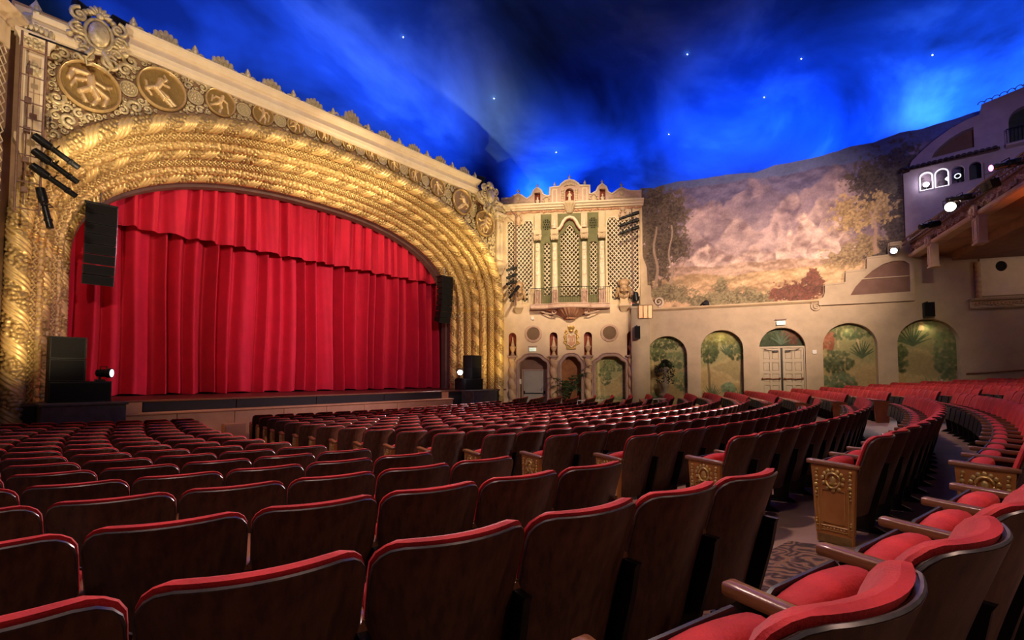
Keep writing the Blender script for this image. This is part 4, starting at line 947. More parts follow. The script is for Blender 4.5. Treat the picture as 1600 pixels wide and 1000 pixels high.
        dabs(.3, .88, .35, .1, 50, (.03, .045, .025), (.10, .13, .07)); dabs(.75, .9, .25, .1, 40, (.10, .045, .03), (.22, .11, .07)); blades(.5, .8, .2, 14, (.10, .14, .09))
    paint(o, (c_*(.9+.2*fbm(u_*20, v_*28, 2, k)[..., None])).reshape(-1, 3)); return o
mural_arch(*ARCH[0], 0); mural_arch(*ARCH[1], 1); mural_arch(*ARCH[3], 3); mural_arch(*ARCH[4], 4)
mural_arch(*ARCH[2], 9, 2.4)
# garden mural of the third organ-bay opening
o = mural_arch(4.5, 6.05, 2.15, 2); o.parent = WRF; o.location = (0, .12, 0)
# double doors
dd = thing('door_2', 'pair of tan panelled exit doors with push bars under dark painted lunette', 'door', SIDEM @ T(6.025, .16, -.45), kind='structure')
MB().prism([(-.93, 0), (.93, 0), (.93, 2.92), (-.93, 2.92)], -.06, .1, [[(-.85, .002), (.85, .002), (.85, 2.84), (-.85, 2.84)]]).build('frame', 'door_tan', dd)
for sx in (-1, 1):
    x0, x1 = (-.85, -.03) if sx < 0 else (.03, .85)
    hs = []
    for c0 in (0, 1):
        for r0 in range(5): a = x0+.09+c0*.36; hs.append([(a, .25+r0*.52), (a+.28, .25+r0*.52), (a+.28, .25+r0*.52+.4), (a, .25+r0*.52+.4)])
    lf = MB().face([(x0, 0), (x1, 0), (x1, 2.84), (x0, 2.84)], 0, hs)
    for h in hs: lf.rim(h, 0, .05)
    lfo = lf.build('door_leaf', 'door_tan', dd, smooth=False)
    lfb = MB().box(x0, x1, .05, .055, 0, 2.84).build('leaf_back', 'door_tan', lfo)
    for h in hs: MB().bbox(h[0][0]+.03, h[1][0]-.03, .02, .05, h[0][1]+.03, h[2][1]-.03, .012).build('panel', 'door_tan', lfo)
    b_ = MB().tube([(x0+.06, -.06, 1.45), (x0+.3, -.08, 1.47), (x0+.5, -.08, 1.45), (x1-.06, -.06, 1.47)], .022, 6); b_.ell((x0+.06, -.04, 1.45), (.04, .05, .06)); b_.ell((x1-.06, -.04, 1.47), (.04, .05, .06)); b_.build('push_bar', 'arm_wood', lfo)
    cl = MB().box((x0+x1)/2-.2*sx-.1, (x0+x1)/2-.2*sx+.1, -.08, 0, 2.66, 2.74); cl.tube([((x0+x1)/2-.2*sx, -.09, 2.72), ((x0+x1)/2+.1*sx, -.16, 2.74), ((x0+x1)/2+.25*sx, -.02, 2.8)], .012, 5); cl.build('door_closer', 'black_metal', lfo)
MB().box(-.035, .035, -.05, .02, 0, 2.84).build('centre_mullion', 'black_metal', dd)
sign('exit_sign', 'small lit exit sign above the tan double doors', SIDEM @ T(6.0, -.09, 3.42))
plate('square white switch plate right of the double doors', SIDEM @ T(7.26, 0, 2.10), .16, .17)
# ledge and its scroll ends
MB().sweep([(0, 0), (.08, 0), (.14, .05), (.18, .06), (.18, .12), (0, .12)], [(x, 4.34) for x in np.linspace(-.1, 7.5, 20)]).build('ledge', 'cream', SWL, angle=25)
sc = MB(); sc.spiral(7.38, 4.18, .22, 1, pi/2, -.06, 2, .16, 30, 6); sc.tube([(7.1, -.06, 4.4), (7.4, -.06, 4.4)], .035, 6); sc.build('ledge_scroll', 'stucco', SWL)
# stepped parapet with blind lunette
STP = [(7.45, 4.2), (10.78, 4.2), (10.78, 6.70), (10.02, 6.68), (10.0, 6.18), (9.22, 6.14), (9.2, 5.65), (8.46, 5.62), (8.44, 5.15), (7.70, 5.12), (7.69, 4.75), (7.62, 4.55), (7.45, 4.45)]
LUN = [(8.6, 4.56), (10.64, 4.58), (10.64, 5.72), (10.5, 5.84), (10.3, 5.89), (10.05, 5.88), (9.75, 5.78), (9.4, 5.55), (9.06, 5.24), (8.78, 4.9)]
MB().prism(STP, -.16, .02, [LUN]).build('stepped_parapet', 'stucco', SWL, smooth=False)
MB().face(LUN, -.02).build('lunette_back', 'mauve_dark', SWL, smooth=False)
MB().bbox(9.0, 10.64, -.08, 0, 5.22, 5.26, .005).build('lunette_bar', 'stucco', SWL)
MB().tube([(x-.06, -.165, z-.07) for x, z in STP[2:-2]], .02, 5).build('step_moulding', 'stucco', SWL)
# buttress flank with volute beside the organ screen
FL = [(-.1, 4.45), (.95, 4.45), (.62, 4.62), (.48, 4.85), (.40, 5.1), (.38, 5.62), (.22, 5.66), (.2, 6.55), (.1, 6.85), (-.02, 7.2), (-.1, 9.6)]
MB().prism(FL, -.1, .05).build('buttress_flank', 'cream', SWL, smooth=False)
sc = MB(); sc.spiral(.75, 4.78, .24, 1, -pi/2, -.1, 1.6, .24, 26, 6); sc.build('buttress_volute', 'cream_light', SWL)

# ---- the mountain mural, its top edge cut to the ridge line
RID = np.array([(-.1, 10.66), (.6, 10.62), (1.6, 10.72), (2.8, 10.66), (3.9, 10.72), (5.1, 10.58), (5.9, 10.8), (6.8, 10.8), (7.9, 10.9), (8.8, 11.06), (9.7, 11.1), (10.6, 11.33), (11.4, 11.36), (12.6, 11.6), (13.2, 11.7)])
nx, nz = 420, 250; xs_ = np.linspace(-.1, 13.2, nx)
ridge = np.interp(xs_, RID[:, 0], RID[:, 1])+.10*(fbm(xs_*1.6, xs_*0+3, 4, 77)-.5)
tt = np.linspace(0, 1, nz); Xg = np.repeat(xs_[:, None], nz, 1); Zg = 4.3+(ridge[:, None]-4.3)*tt[None]
mo = MB().grid(np.stack([Xg, .12+0*Xg, Zg], -1)); lid = np.stack([np.stack([xs_, .12+0*xs_, ridge], -1), np.stack([xs_, .5+0*xs_, ridge], -1)], 1); mo.grid(lid)
WM = mo.build('wall_right_upper', 'mural_paint', smooth=False); WM.matrix_world = SIDEM; tag(WM, 'painted mural of pink mountains, golden meadow and dark trees', kind='structure')
lerp = lambda A_, B_, f: A_+(np.asarray(B_)-A_)*f[..., None]
x, z = Xg, Zg
c = np.zeros(x.shape+(3,))+np.array([.14, .17, .34])
def layer(c, base, amp, sc_, seed, dark, light, soft=1.2, rug=1.0):
    top = base+amp*(fbm(x*sc_, 0*x+seed, 5, seed)-.5)*2
    m_ = np.clip((top-z)*14, 0, 1)
    q = fbm(x*1.6*rug+.6*z, z*2.3*rug-.5*x, 6, seed+1); g = fbm((x+.12)*1.6*rug+.6*z, (z+.1)*2.3*rug-.5*x, 6, seed+1)
    lit = np.clip(.5+(q-g)*7, 0, 1); depth = np.clip((top-z)/soft, 0, 1)
    col = lerp(lerp(np.zeros_like(c)+np.array(dark), light, lit), np.array(light)*.9, depth*.25)
    return lerp(c, col, m_)
c = layer(c, 10.3, .3, .5, 5, (.11, .10, .20), (.20, .17, .28), 1.5, .5)
def mount(c, cx_, h, wl_, wr_, dark, light, seed, base=5.8):
    """one mountain: lit left flank, shaded right flank, gullies, misty foot"""
    wob = (fbm(x*.9+seed, z*1.1, 5, seed)-.5)*2.2; dx = x-cx_+wob*.5
    top = h-np.where(dx < 0, (np.maximum(-dx, 0)/wl_)**1.15, (np.maximum(dx, 0)/wr_)**1.15)*(h-base)+.35*(fbm(x*3, 0*x+seed, 4, seed+1)-.5)
    m_ = np.clip((top-z)*6, 0, 1)
    gul = .6*fbm(dx*1.7+(h-z)*np.where(dx < 0, -1.1, 1.3), (h-z)*1.5+dx*.6, 6, seed+3)+.4*fbm(x*2.6-z*1.2, z*3.4+x*.9, 5, seed+9); lit = np.clip(.46-dx*.35+3.0*(gul-.5), 0, 1)
    col = lerp(np.zeros_like(c)+np.array(dark), light, lit); foot = np.clip((h-z)/(h-base), 0, 1)**2
    return lerp(c, lerp(col, np.array([.62, .46, .44]), foot*.5), m_)
for a_ in ((1.8, 10.5, 4.6, 4.4), (5.0, 10.45, 4.2, 4.6), (8.2, 10.5, 4.4, 4.6), (11.4, 10.9, 4.6, 4)): c = mount(c, *a_, (.15, .12, .20), (.34, .25, .30), int(a_[0]*10))
for a_ in ((3.1, 9.7, 2.9, 3.2), (6.6, 9.4, 2.8, 2.5), (1.2, 9.3, 2.4, 2.5), (8.6, 9.9, 2.3, 2.6)): c = mount(c, *a_, (.17, .12, .17), (.56, .40, .40), int(a_[0]*10))
for a_ in ((4.5, 8.6, 2.5, 2.9), (2.3, 8.3, 2.2, 2.2), (7.5, 9.2, 1.7, 2.0), (5.8, 8.2, 2.1, 1.8)): c = mount(c, *a_, (.22, .15, .17), (.62, .45, .42), int(a_[0]*10))
for a_ in ((3.0, 7.5, 2.2, 2.6), (5.0, 7.2, 2.2, 2.6), (6.4, 7.7, .9, 1.3), (7.2, 8.5, .9, 1.3), (8.3, 7.9, 1.4, 1.6), (1.8, 7.0, 1.6, 1.8)): c = mount(c, *a_, (.26, .16, .15), (.98, .74, .62), int(a_[0]*10))
mist = np.clip(fbm(x*.6+z*.5, z*1.2-x*.4, 4, 51)*2.4-1.05, 0, 1)*np.clip(1-np.abs(z-7.9)/1.9, 0, 1); c = lerp(c, (.70, .52, .50), mist*.55)
c = layer(c, 6.55, .4, .5, 61, (.34, .22, .16), (.66, .46, .35), .9, .6)
c = layer(c, 6.0, .35, .45, 65, (.40, .26, .14), (.76, .53, .31), .8, .5)
c = layer(c, 5.4, .3, .7, 69, (.36, .23, .13), (.80, .54, .32), .6, .5)
dt = fbm(x*2.2+z*1.1, z*4.5-x*.8, 6, 301)+.5*fbm(x*7+z*3, z*11-x*3, 4, 303); c = c*(.62+.5*dt)[..., None]
def foliage(c, cx_, cz_, rx_, rz_, dark, light, seed, dens=1.0):
    n_ = fbm(x*5, z*5, 5, seed); n2 = fbm(x*16, z*16, 3, seed+4)
    e = 1-np.hypot((x-cx_)/rx_, (z-cz_)/rz_); m_ = np.clip((e+(n_-.5)*1.7*dens+(n2-.5)*.9)*5, 0, 1)
    col = lerp(np.zeros_like(c)+np.array(dark), light, np.clip((n2-.3)*2.0+(n_-.5), 0, 1)); return lerp(c, col, m_*.95)
def trunk(c, x0, z0, x1, z1, w_, col, seed):
    t = np.clip((z-z0)/(z1-z0), 0, 1); cx_ = x0+(x1-x0)*t+.08*np.sin(z*3+seed)
    m_ = np.clip(1-np.abs(x-cx_)/(w_*(1-.5*t)), 0, 1)*((z > z0) & (z < z1)); return lerp(c, col, np.clip(m_*2.5, 0, 1))
D1, L1 = (.06, .045, .035), (.20, .15, .10)
for a_ in ((.2, 8.9, .9, 1.7, 71), (1.0, 8.2, .9, 1.5, 73), (.4, 6.8, .9, 1.3, 75), (1.5, 9.3, .7, .9, 77), (1.6, 7.4, .7, .8, 79), (.7, 10.0, .9, .6, 83)): c = foliage(c, *a_[:4], D1, L1, a_[4])
c = trunk(c, .65, 4.5, .6, 8.6, .10, (.45, .32, .22), 1); c = trunk(c, 1.3, 5.2, 1.35, 8.6, .07, (.46, .34, .24), 2); c = trunk(c, .2, 4.5, .1, 9, .08, (.16, .11, .08), 3)
for a_ in ((1.2, 5.2, 1.3, .5, 87), (2.8, 4.75, 1.2, .35, 89), (4.4, 4.8, 1.1, .45, 91), (3.6, 5.3, .35, .4, 93), (5.2, 4.65, .8, .3, 95)): c = foliage(c, *a_[:4], (.12, .10, .06), (.36, .30, .17), a_[4], .8)
for a_ in ((6.6, 4.85, 1.0, .5, 97), (7.3, 5.2, .6, .6, 99)): c = foliage(c, *a_[:4], (.085, .045, .035), (.24, .085, .065), a_[4], .8)
for a_ in ((10.2, 9.3, 1.3, 1.6, 101), (10.6, 7.2, .7, 2.2, 103), (9.5, 9.6, .9, .6, 105), (9.9, 6.4, .9, .6, 107)): c = foliage(c, *a_[:4], (.045, .035, .04), (.14, .11, .09), a_[4])
for a_ in ((8.9, 7.9, .8, .5, 109), (9.6, 8.2, .7, .6, 111), (8.6, 8.4, .5, .5, 113)): c = foliage(c, *a_[:4], (.26, .17, .09), (.66, .46, .22), a_[4])
for a_ in ((8.6, 6.3, .8, .5, 115), (9.2, 6.7, .6, .5, 117)): c = foliage(c, *a_[:4], (.16, .11, .07), (.46, .33, .18), a_[4])
c = trunk(c, 9.7, 6.3, 9.45, 8.2, .10, (.50, .33, .24), 4); c = trunk(c, 9.5, 7.4, 9.8, 8.6, .05, (.55, .40, .26), 6)
paint(WM, np.concatenate([c.reshape(-1, 3), np.repeat(c[:, -1:], 2, 1).reshape(-1, 3)]))
# distant blue ridge behind the wall top
xs2 = np.linspace(-6.5, 8, 120); rd = 10.75+.45*(fbm(xs2*.9+4, xs2*0, 4, 201)-.35)+.15*np.exp(-((xs2+3)/1.2)**2)
g_ = np.stack([np.stack([xs2, .9+0*xs2, 9.0+0*xs2], -1), np.stack([xs2, .9+0*xs2, rd], -1), np.stack([xs2, 1.1+0*xs2, rd-.02], -1)], 1)
o = MB().grid(g_).build('wall_far_ridge', mat('ridge_blue', (.10, .14, .30), (.14, .19, .38), .95, 0, 2), smooth=False); o.matrix_world = SIDEM; tag(o, 'low blue cut-out mountain ridge behind the wall top', kind='structure')

# ================================================================ projection booth tower above the balcony end
_d = np.array([-.08, -1.0]); _d /= np.linalg.norm(_d)
BTM = T(25.3556, .3786, 0) @ RZ(atan2(_d[1], _d[0]))
bw = MB()
BO = [(-.02, 6.0), (4.4, 6.0), (4.4, 11.9), (3.6, 11.72), (2.36, 11.5), (2.3, 11.14), (1.9, 11.06), (1.45, 10.88), (.95, 10.58), (.5, 10.2), (.27, 9.98), (.2, 9.78), (.2, 9.55), (-.02, 9.52)]
WIN = [archpoly(a, b, 8.66, 9.36, 12) for a, b in ((.50, .89), (.97, 1.36), (1.44, 1.83), (1.93, 2.31))]
BIG = archpoly(3.05, 3.95, 9.72, 11.0, 14); LU2 = [(.88, 9.90), (2.12, 9.92), (2.12, 10.72), (1.8, 10.66), (1.45, 10.5), (1.15, 10.28), (.98, 10.1)]
bw.face(BO, 0, WIN+[BIG, LU2])
for h in WIN: bw.rim(h, 0, .22)
for h in (BIG, LU2): bw.rim(h, 0, .3)
BW = bw.build('wall_right_rear', 'stucco_violet', smooth=False); BW.matrix_world = BTM; tag(BW, 'plaster tower wall of the lighting booth with curved gable', kind='structure')
MB().box(-.02, 0, 0, .6, 6.0, 9.52).build('wall_return', 'stucco_violet', BW)
MB().face(LU2, .3).build('lunette_back', 'mauve_dark', BW, smooth=False); MB().face(BIG, .3).build('window_back', 'booth_dark', BW, smooth=False)
MB().box(.3, 2.6, .8, .85, 8.3, 9.8).build('booth_back', 'booth_dark', BW)
for k, h in enumerate(WIN):
    pts = [(x, -.015, z) for x, z in h]
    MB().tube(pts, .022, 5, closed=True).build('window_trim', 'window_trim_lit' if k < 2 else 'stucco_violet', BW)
for px_, z_, rr_, mt, lab in ((.68, 8.93, .10, 'lens_white', 'bright white spotlight in the leftmost booth window'), (1.33, 8.98, .07, 'lens_white', 'white spotlight in the second booth window')):
    t = thing('booth_spotlight', lab, 'spotlight', BTM @ T(px_, .18, z_))
    b_ = MB().lathe([(rr_*.7, 0), (rr_*1.1, -.04), (rr_*1.1, -.3), (rr_*.6, -.36)], n=14); b_.v[-1] = b_.v[-1][:, [0, 2, 1]]*[1, -1, 1]; b_.build('housing', 'black_metal', t)
    l_ = MB().lathe([(.001, .01), (rr_, 0)], n=16); l_.v[-1] = l_.v[-1][:, [0, 2, 1]]*[1, -1, 1]; l_.build('lens', mt, t)
    MB().tube([(0, .1, -.05), (0, .1, 8.64-z_)], .02, 6).build('stand', 'black_metal', t)
lamp('POINT', 'booth_spill', BTM @ Vector((.68, -.15, 8.93)), None, 14, (.95, .9, 1), .08)
t = thing('booth_followspot', 'dark followspot with chrome ring in the third booth window', 'spotlight', BTM @ T(1.62, .25, 8.66))
MB().lathe([(.03, 0), (.03, .2), (.1, .22), (.12, .35), (.08, .48)], n=12).build('body', 'black_metal', t); MB().tube([(.09*cos(a), -.1, .33+.09*sin(a)) for a in np.linspace(0, 2*pi, 17)[:-1]], .014, 5, closed=True).build('ring', 'lens_dim', t)
for s_, rise in ((None, 0),):
    for q, s0 in enumerate(np.arange(-.05, 2.75, .17)):
        tl = MB().lathe([(.10, -.32), (.10, .12)], n=8, a0=0, a1=pi); v_ = tl.v[-1]; tl.v[-1] = v_[:, [0, 2, 1]]*[1, 1, 1]
        tl = MB(); th_ = np.linspace(0, pi, 7)
        tl.grid(np.array([[(s0+r_*cos(a), yy, z0+r_*sin(a)) for a in th_] for r_, yy, z0 in ((.095, -.42, 9.50), (.085, .02, 9.72))])); tl.grid(np.array([[(s0+r_*cos(a), yy, z0+r_*sin(a)) for a in th_] for r_, yy, z0 in ((.07, -.42, 9.50), (.095, -.42, 9.50))]))
        tl.build('roof_tile', 'roof_tile', BW)
MB().loft([[(-.08, -.40, 9.47), (2.8, -.40, 9.47), (2.8, 0, 9.62), (-.08, 0, 9.62)], [(-.08, -.40, 9.51), (2.8, -.40, 9.51), (2.8, 0, 9.72), (-.08, 0, 9.72)]]).build('eaves_board', 'roof_tile', BW)
for q, s0 in enumerate(np.arange(2.36, 4.3, .2)):
    z0 = 11.42+(s0-2.36)*.19; tl = MB(); th_ = np.linspace(0, pi, 7)
    tl.grid(np.array([[(s0+.11*cos(a), yy, zz+.11*sin(a)) for a in th_] for yy, zz in ((-.25, z0), (.3, z0+.2))])); tl.grid(np.array([[(s0+r_*cos(a), -.25, z0+r_*sin(a)) for a in th_] for r_ in (.08, .11)])); tl.build('roof_tile', 'roof_tile', BW)
# window balcony railing at the frame edge
rlg = thing('window_railing', 'dark bowed iron railing under the dark window of the booth tower', 'railing', BTM @ T(3.5, 0, 9.55))
MB().bbox(-.55, .55, -.4, 0, 0, .08, .02).build('slab', 'stucco_violet', rlg); MB().tube([(-.52, 0, .6), (-.52, -.38, .6), (.52, -.38, .6), (.52, 0, .6)], .018, 5).build('top_rail', 'black_metal', rlg)
for q in np.linspace(-.52, .52, 12): MB().tube([(q, -.36, .08), (q, -.44, .3), (q, -.38, .6)], .009, 4).build('bar', 'black_metal', rlg)
# thin pipe rail beside the booth windows
pr_ = thing('booth_guard_rail', 'thin grey guard rail stepping down beside the booth windows', 'railing', BTM @ T(2.36, -.05, 0))
MB().tube([(0, 0, 8.2), (0, 0, 9.2)], .018, 5).build('post', 'rust_pipe', pr_); MB().tube([(.75, 0, 7.9), (.75, 0, 8.85)], .018, 5).build('post', 'rust_pipe', pr_); MB().tube([(0, 0, 8.75), (.75, 0, 8.85)], .015, 5).build('rail', 'rust_pipe', pr_)

# ================================================================ balcony front
QA = np.array([25.3, .25]); dq = np.array([-.954, -.30]); dq /= np.linalg.norm(dq)
# local frame: x runs along the front away from the side wall, y points back into the balcony
BFM = Matrix(((dq[0], -dq[1], 0, QA[0]), (dq[1], dq[0], 0, QA[1]), (0, 0, 1, 0), (0, 0, 0, 1)))
BF = thing('balcony_front', 'balcony front with carved band, moulded lip and hanging brackets', 'balcony', BFM)
L9 = 11.0; xs9 = np.linspace(-.3, L9, 30)
def fsweep(prof, name, mt, z):
    mb = MB(); mb.loft([[(x_, -o_, z+u_) for o_, u_ in prof] for x_ in (-.3, L9)]); return mb.build(name, mt, BF, angle=25)
fsweep([(-.05, .1), (.0, .1), (.0, .5), (.05, .52), (.05, .58), (-.05, .58)], 'fascia', 'beam_brown', 6.0)
fsweep([(-.3, -.02), (.05, -.02), (.1, .02), (.12, .08), (.08, .12), (0, .14), (-.3, .14)], 'lip_moulding', 'stucco_warm', 6.0)
ob = MB(); sr = random.Random(21)
for x_ in np.arange(-.1, L9, .09): ob.spiral(x_, 6.3+sr.uniform(-.08, .08), .07, sr.choice((-1, 1)), sr.uniform(0, 6), -.03, 1.2, .3, 9)
o = ob.build('carved_band', 'pinkstone', BF)
fsweep([(-.02, 0), (.03, 0), (.03, .05), (-.02, .05)], 'top_rail', 'rust_pipe', 6.82)
for x_ in np.arange(-.1, L9, .17): MB().box(x_-.018, x_+.018, -.015, .015, 6.56, 6.84).build('baluster', 'rust_pipe', BF)
sf = MB(); sf.add([(-1.2, -.0, 6.0), (L9, 0, 6.0), (L9, 9, 5.7), (-1.2, 9, 5.7), (-1.2, 0, 6.05), (L9, 0, 6.05), (L9, 9, 6.3), (-1.2, 9, 6.3)], [(0, 3, 2, 1), (4, 5, 6, 7), (0, 1, 5, 4), (1, 2, 6, 5), (2, 3, 7, 6), (3, 0, 4, 7)]); sf.build('soffit', 'soffit', BF, smooth=False)
MB().add([(.6, 1.1, 5.95), (L9, 1.1, 5.95), (L9, 9, 5.55), (.6, 9, 5.55), (.6, 1.1, 5.62), (L9, 1.1, 5.62), (L9, 9, 5.5), (.6, 9, 5.5)], [(0, 1, 5, 4), (4, 5, 6, 7), (3, 0, 4, 7)]).build('soffit_step', 'beam_brown', BF, smooth=False)
for x_ in (2.15, 5.55, 8.95):
    b_ = MB().bbox(x_-.17, x_+.17, -.10, .12, 5.18, 6.0, .02).build('bracket', 'stucco_warm', BF)
    fr = MB().prism([(x_-.14, 5.25), (x_+.14, 5.25), (x_+.14, 5.9), (x_-.14, 5.9)], -.12, -.1, [[(x_-.10, 5.3), (x_+.10, 5.3), (x_+.10, 5.85), (x_-.10, 5.85)]]); fr.build('bracket_panel', 'cream', b_)
    mb = MB(); mb.bbox(x_-.19, x_+.19, -.13, .14, 5.12, 5.18, .015); mb.build('bracket_foot', 'stucco_warm', b_)
    mb = MB()
    for q in range(9): mb.ell((x_+.2*cos(q*2*pi/9)*.9, -.14, 6.12+.14*sin(q*2*pi/9)), (.07, .06, .07), 6, 4)
    mb.ell((x_, -.16, 6.12), (.11, .08, .12), 8, 6); mb.build('bracket_boss', 'pinkstone', b_)
lamp('SPOT', 'under_balcony_lamp', BFM @ Vector((8.2, 1.2, 4.2)), BFM @ Vector((8.4, .7, 6.0)), 95, (1, .16, .03), .2, 120, .9)
lamp('POINT', 'under_balcony_glow', (20.5, -4.5, 5.0), None, 40, (1, .6, .3), .3)
# lighting pipe with stage lights clamped along the balcony front
rb = MB(); rb.tube([BFM @ Vector((x_, -.28, 6.5)) for x_ in np.linspace(-.9, L9, 14)], .03, 6); rb.tube([BFM @ Vector((x_, -.28, 6.68)) for x_ in np.linspace(-.9, L9, 14)], .03, 6)
for x_ in np.arange(-.6, L9, .5): rb.tube([BFM @ Vector((x_, -.28, 6.5)), BFM @ Vector((x_+.25, -.28, 6.68))], .015, 4)
o = rb.build('lighting_truss', 'rust_pipe'); tag(o, 'pair of lighting pipes with zigzag bracing along the balcony front', 'truss')
def stage_light(name, label, base, aim, lens, L_=.34, r=.10, kind='can', group=None):
    """base = clamp point; body points along aim"""
    q = (Vector(aim)-Vector(base)).to_track_quat('-Z', 'Y').to_matrix().to_4x4()
    t = thing(name, label, 'stage light', T(*base) @ q, group)
    if kind == 'can':
        MB().lathe([(r*.5, .08), (r*.8, .06), (r*.85, 0), (r*.85, -L_*.6), (r*1.05, -L_*.65), (r*1.05, -L_), (r*.9, -L_)], n=16).build('housing', 'black_metal', t)
    elif kind == 'profile':
        MB().lathe([(r*.3, .22), (r*1.0, .2), (r*1.1, .05), (r*1.1, -.12), (r*.75, -.16), (r*.75, -L_*.7), (r*.95, -L_*.72), (r*.95, -L_*.78), (r*.8, -L_*.8), (r*.8, -L_)], n=14).build('housing', 'black_metal', t)
        MB().box(-r*1.15, r*1.15, -r*.3, r*.3, -.02, .1).build('lamp_cap', 'black', t)
    else:
        MB().bbox(-r*1.6, r*1.6, -r, r, -L_, 0, .02).build('housing', 'black_metal', t)
    l_ = MB().lathe([(.001, -L_-.02), (r*.5, -L_-.016), (r*.86, -L_-.004)], n=16)
    l_.build('lens', lens, t)
    MB().tube([(-r*1.2, 0, -L_*.3), (-r*1.25, r*1.4, -L_*.3), (r*1.25, r*1.4, -L_*.3), (r*1.2, 0, -L_*.3)], .014, 5).build('yoke', 'black_metal', t)
    return t
def bp(x_, z_, y_=-.42): return tuple(BFM @ Vector((x_, y_, z_)))
stage_light('stage_light', 'white-lit stage light at the wall end of the balcony pipe', bp(.1, 6.32, -.55), (6, 2, 1.0), 'lens_white', .3, .13)
stage_light('stage_light', 'large warm-white lit stage light at the middle of the balcony pipe', bp(5.0, 6.5), (3, 2.0, 2.4), 'lens_warm', .36, .16)
stage_light('stage_light', 'unlit black stage light on the balcony pipe beside the carved boss', bp(3.5, 6.38), (12, 14, 3), 'black', .42, .11, 'profile')
stage_light('stage_light', 'square black flood light hanging from the balcony pipe', bp(7.5, 6.3), (10, 12, 2), 'black', .22, .12, 'box')
stage_light('stage_light', 'pink-lit stage light on the balcony pipe near the frame edge', bp(8.4, 6.5), (8, 13, 3), 'lens_pink', .5, .09, 'profile')
stage_light('stage_light', 'unlit stage light behind the large warm-lit one on the balcony pipe', bp(5.9, 6.5), (9, 16, 4), 'black', .5, .09, 'profile')

# ---- wall under the balcony
BXW = thing('opera_box_front', 'pale opera box panel with dark round opening above carved ledge', 'opera box', SIDEM)
cp_ = [(13.49+.17*cos(a), 5.38+.2*sin(a)) for a in np.linspace(0, 2*pi, 25)[:-1]]
MB().prism([(12.86, 4.25), (15.4, 4.25), (15.4, 5.75), (12.86, 5.75)], -.06, .0, [cp_]).build('panel', 'cream_light', BXW, smooth=False)
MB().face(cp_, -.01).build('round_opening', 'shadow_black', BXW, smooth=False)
MB().sweep([(0, 0), (.1, 0), (.14, .05), (.10, .08), (.10, .3), (.2, .33), (.24, .4), (0, .4)], [(x_, 3.75) for x_ in np.linspace(12.5, 15.5, 10)]).build('ledge', 'stucco', BXW, angle=25)
ob = MB(); sr = random.Random(5)
for x_ in np.arange(12.65, 15.4, .11): ob.spiral(x_, 3.95+sr.uniform(-.03, .03), .085, sr.choice((-1, 1)), sr.uniform(0, 6), -.13, 1.2, .3, 9)
ob.build('carved_band', 'spiral_stone', BXW)
z_ = np.linspace(4.15, 5.6, 90); a_ = np.linspace(0, 2*pi, 15); Zg, Ag = np.meshgrid(z_, a_, indexing='ij'); r_ = .07+.025*np.abs(np.cos((Ag+2*pi*Zg/.2)/2))
MB().grid(np.stack([12.78+r_*np.cos(Ag), -.1+r_*np.sin(Ag), Zg], -1)[:, ::-1]).build('twisted_column', 'spiral_stone', BXW, angle=180)
hr = MB().tube([(12.35, 0, 1.22), (12.4, -.1, 1.24), (14, -.1, 1.36), (16.2, -.1, 1.5)], .035, 6); o = hr.build('wall_handrail', 'arm_wood'); o.matrix_world = SIDEM; tag(o, 'dark wooden handrail on the side wall at the right edge', 'handrail')
def wall_speaker(label, matx, w_, h_, d_=.3):
    t = thing('wall_speaker', label, 'loudspeaker', matx, 'small black wall speakers')
    MB().loft([[(-w_/2, -d_, 0), (w_/2, -d_, 0), (w_*.4, 0, 0), (-w_*.4, 0, 0)], [(-w_/2, -d_, h_), (w_/2, -d_, h_), (w_*.4, 0, h_), (-w_*.4, 0, h_)]]).build('cabinet', 'black', t)
    MB().bbox(-w_*.45, w_*.45, -d_-.015, -d_, h_*.04, h_*.96, .01).build('grille', 'speaker_grille', t); MB().box(-.03, .03, -.08, .02, h_, h_+.06).build('bracket', 'black_metal', t)
wall_speaker('black loudspeaker mounted on wall above the rightmost painted arch', SIDEM @ T(11.17, -.06, 3.50), .34, .58)
wall_speaker('black loudspeaker on plaster pier beside the planter arch', BAYM @ T(6.50, -.56, 2.93), .26, .62)
cm = MB().lathe([(.14, 0), (.15, .05), (.13, .18), (.06, .26), (.001, .28)], n=14); cm.bbox(-.12, .12, -.18, -.05, .06, .18, .01); o = cm.build('ledge_flood', 'black'); o.matrix_world = SIDEM @ T(2.92, -.05, 4.46); tag(o, 'small black dome fixture standing on the mural ledge', 'fixture')
# niche lights at the heads of the painted recesses
for s_, zt, e in ((3.55, 3.2, 9), (8.55, 3.3, 9), (11.18, 3.35, 12)):
    p = SIDEM @ Vector((s_, .06, zt-.03)); lamp('SPOT', 'recess_lamp', p, SIDEM @ Vector((s_, .3, zt-1.2)), e, (1, .85, .45), .05, 140, .9)
am = thing('amber_gel_frame', 'amber framed colour panels mounted on the corner pier top', 'gel frame', BAYM @ T(6.9, -.57, 3.95))
for q in range(3): MB().bbox(-.3+.22*q, -.1+.22*q, -.03, .0, 0, .62, .01).build('gel', 'amber', am)
MB().tube([(-.33, -.02, .0), (.36, -.02, 0), (.36, -.02, .64), (-.33, -.02, .64)], .015, 5, closed=True).build('frame', 'rust_pipe', am)

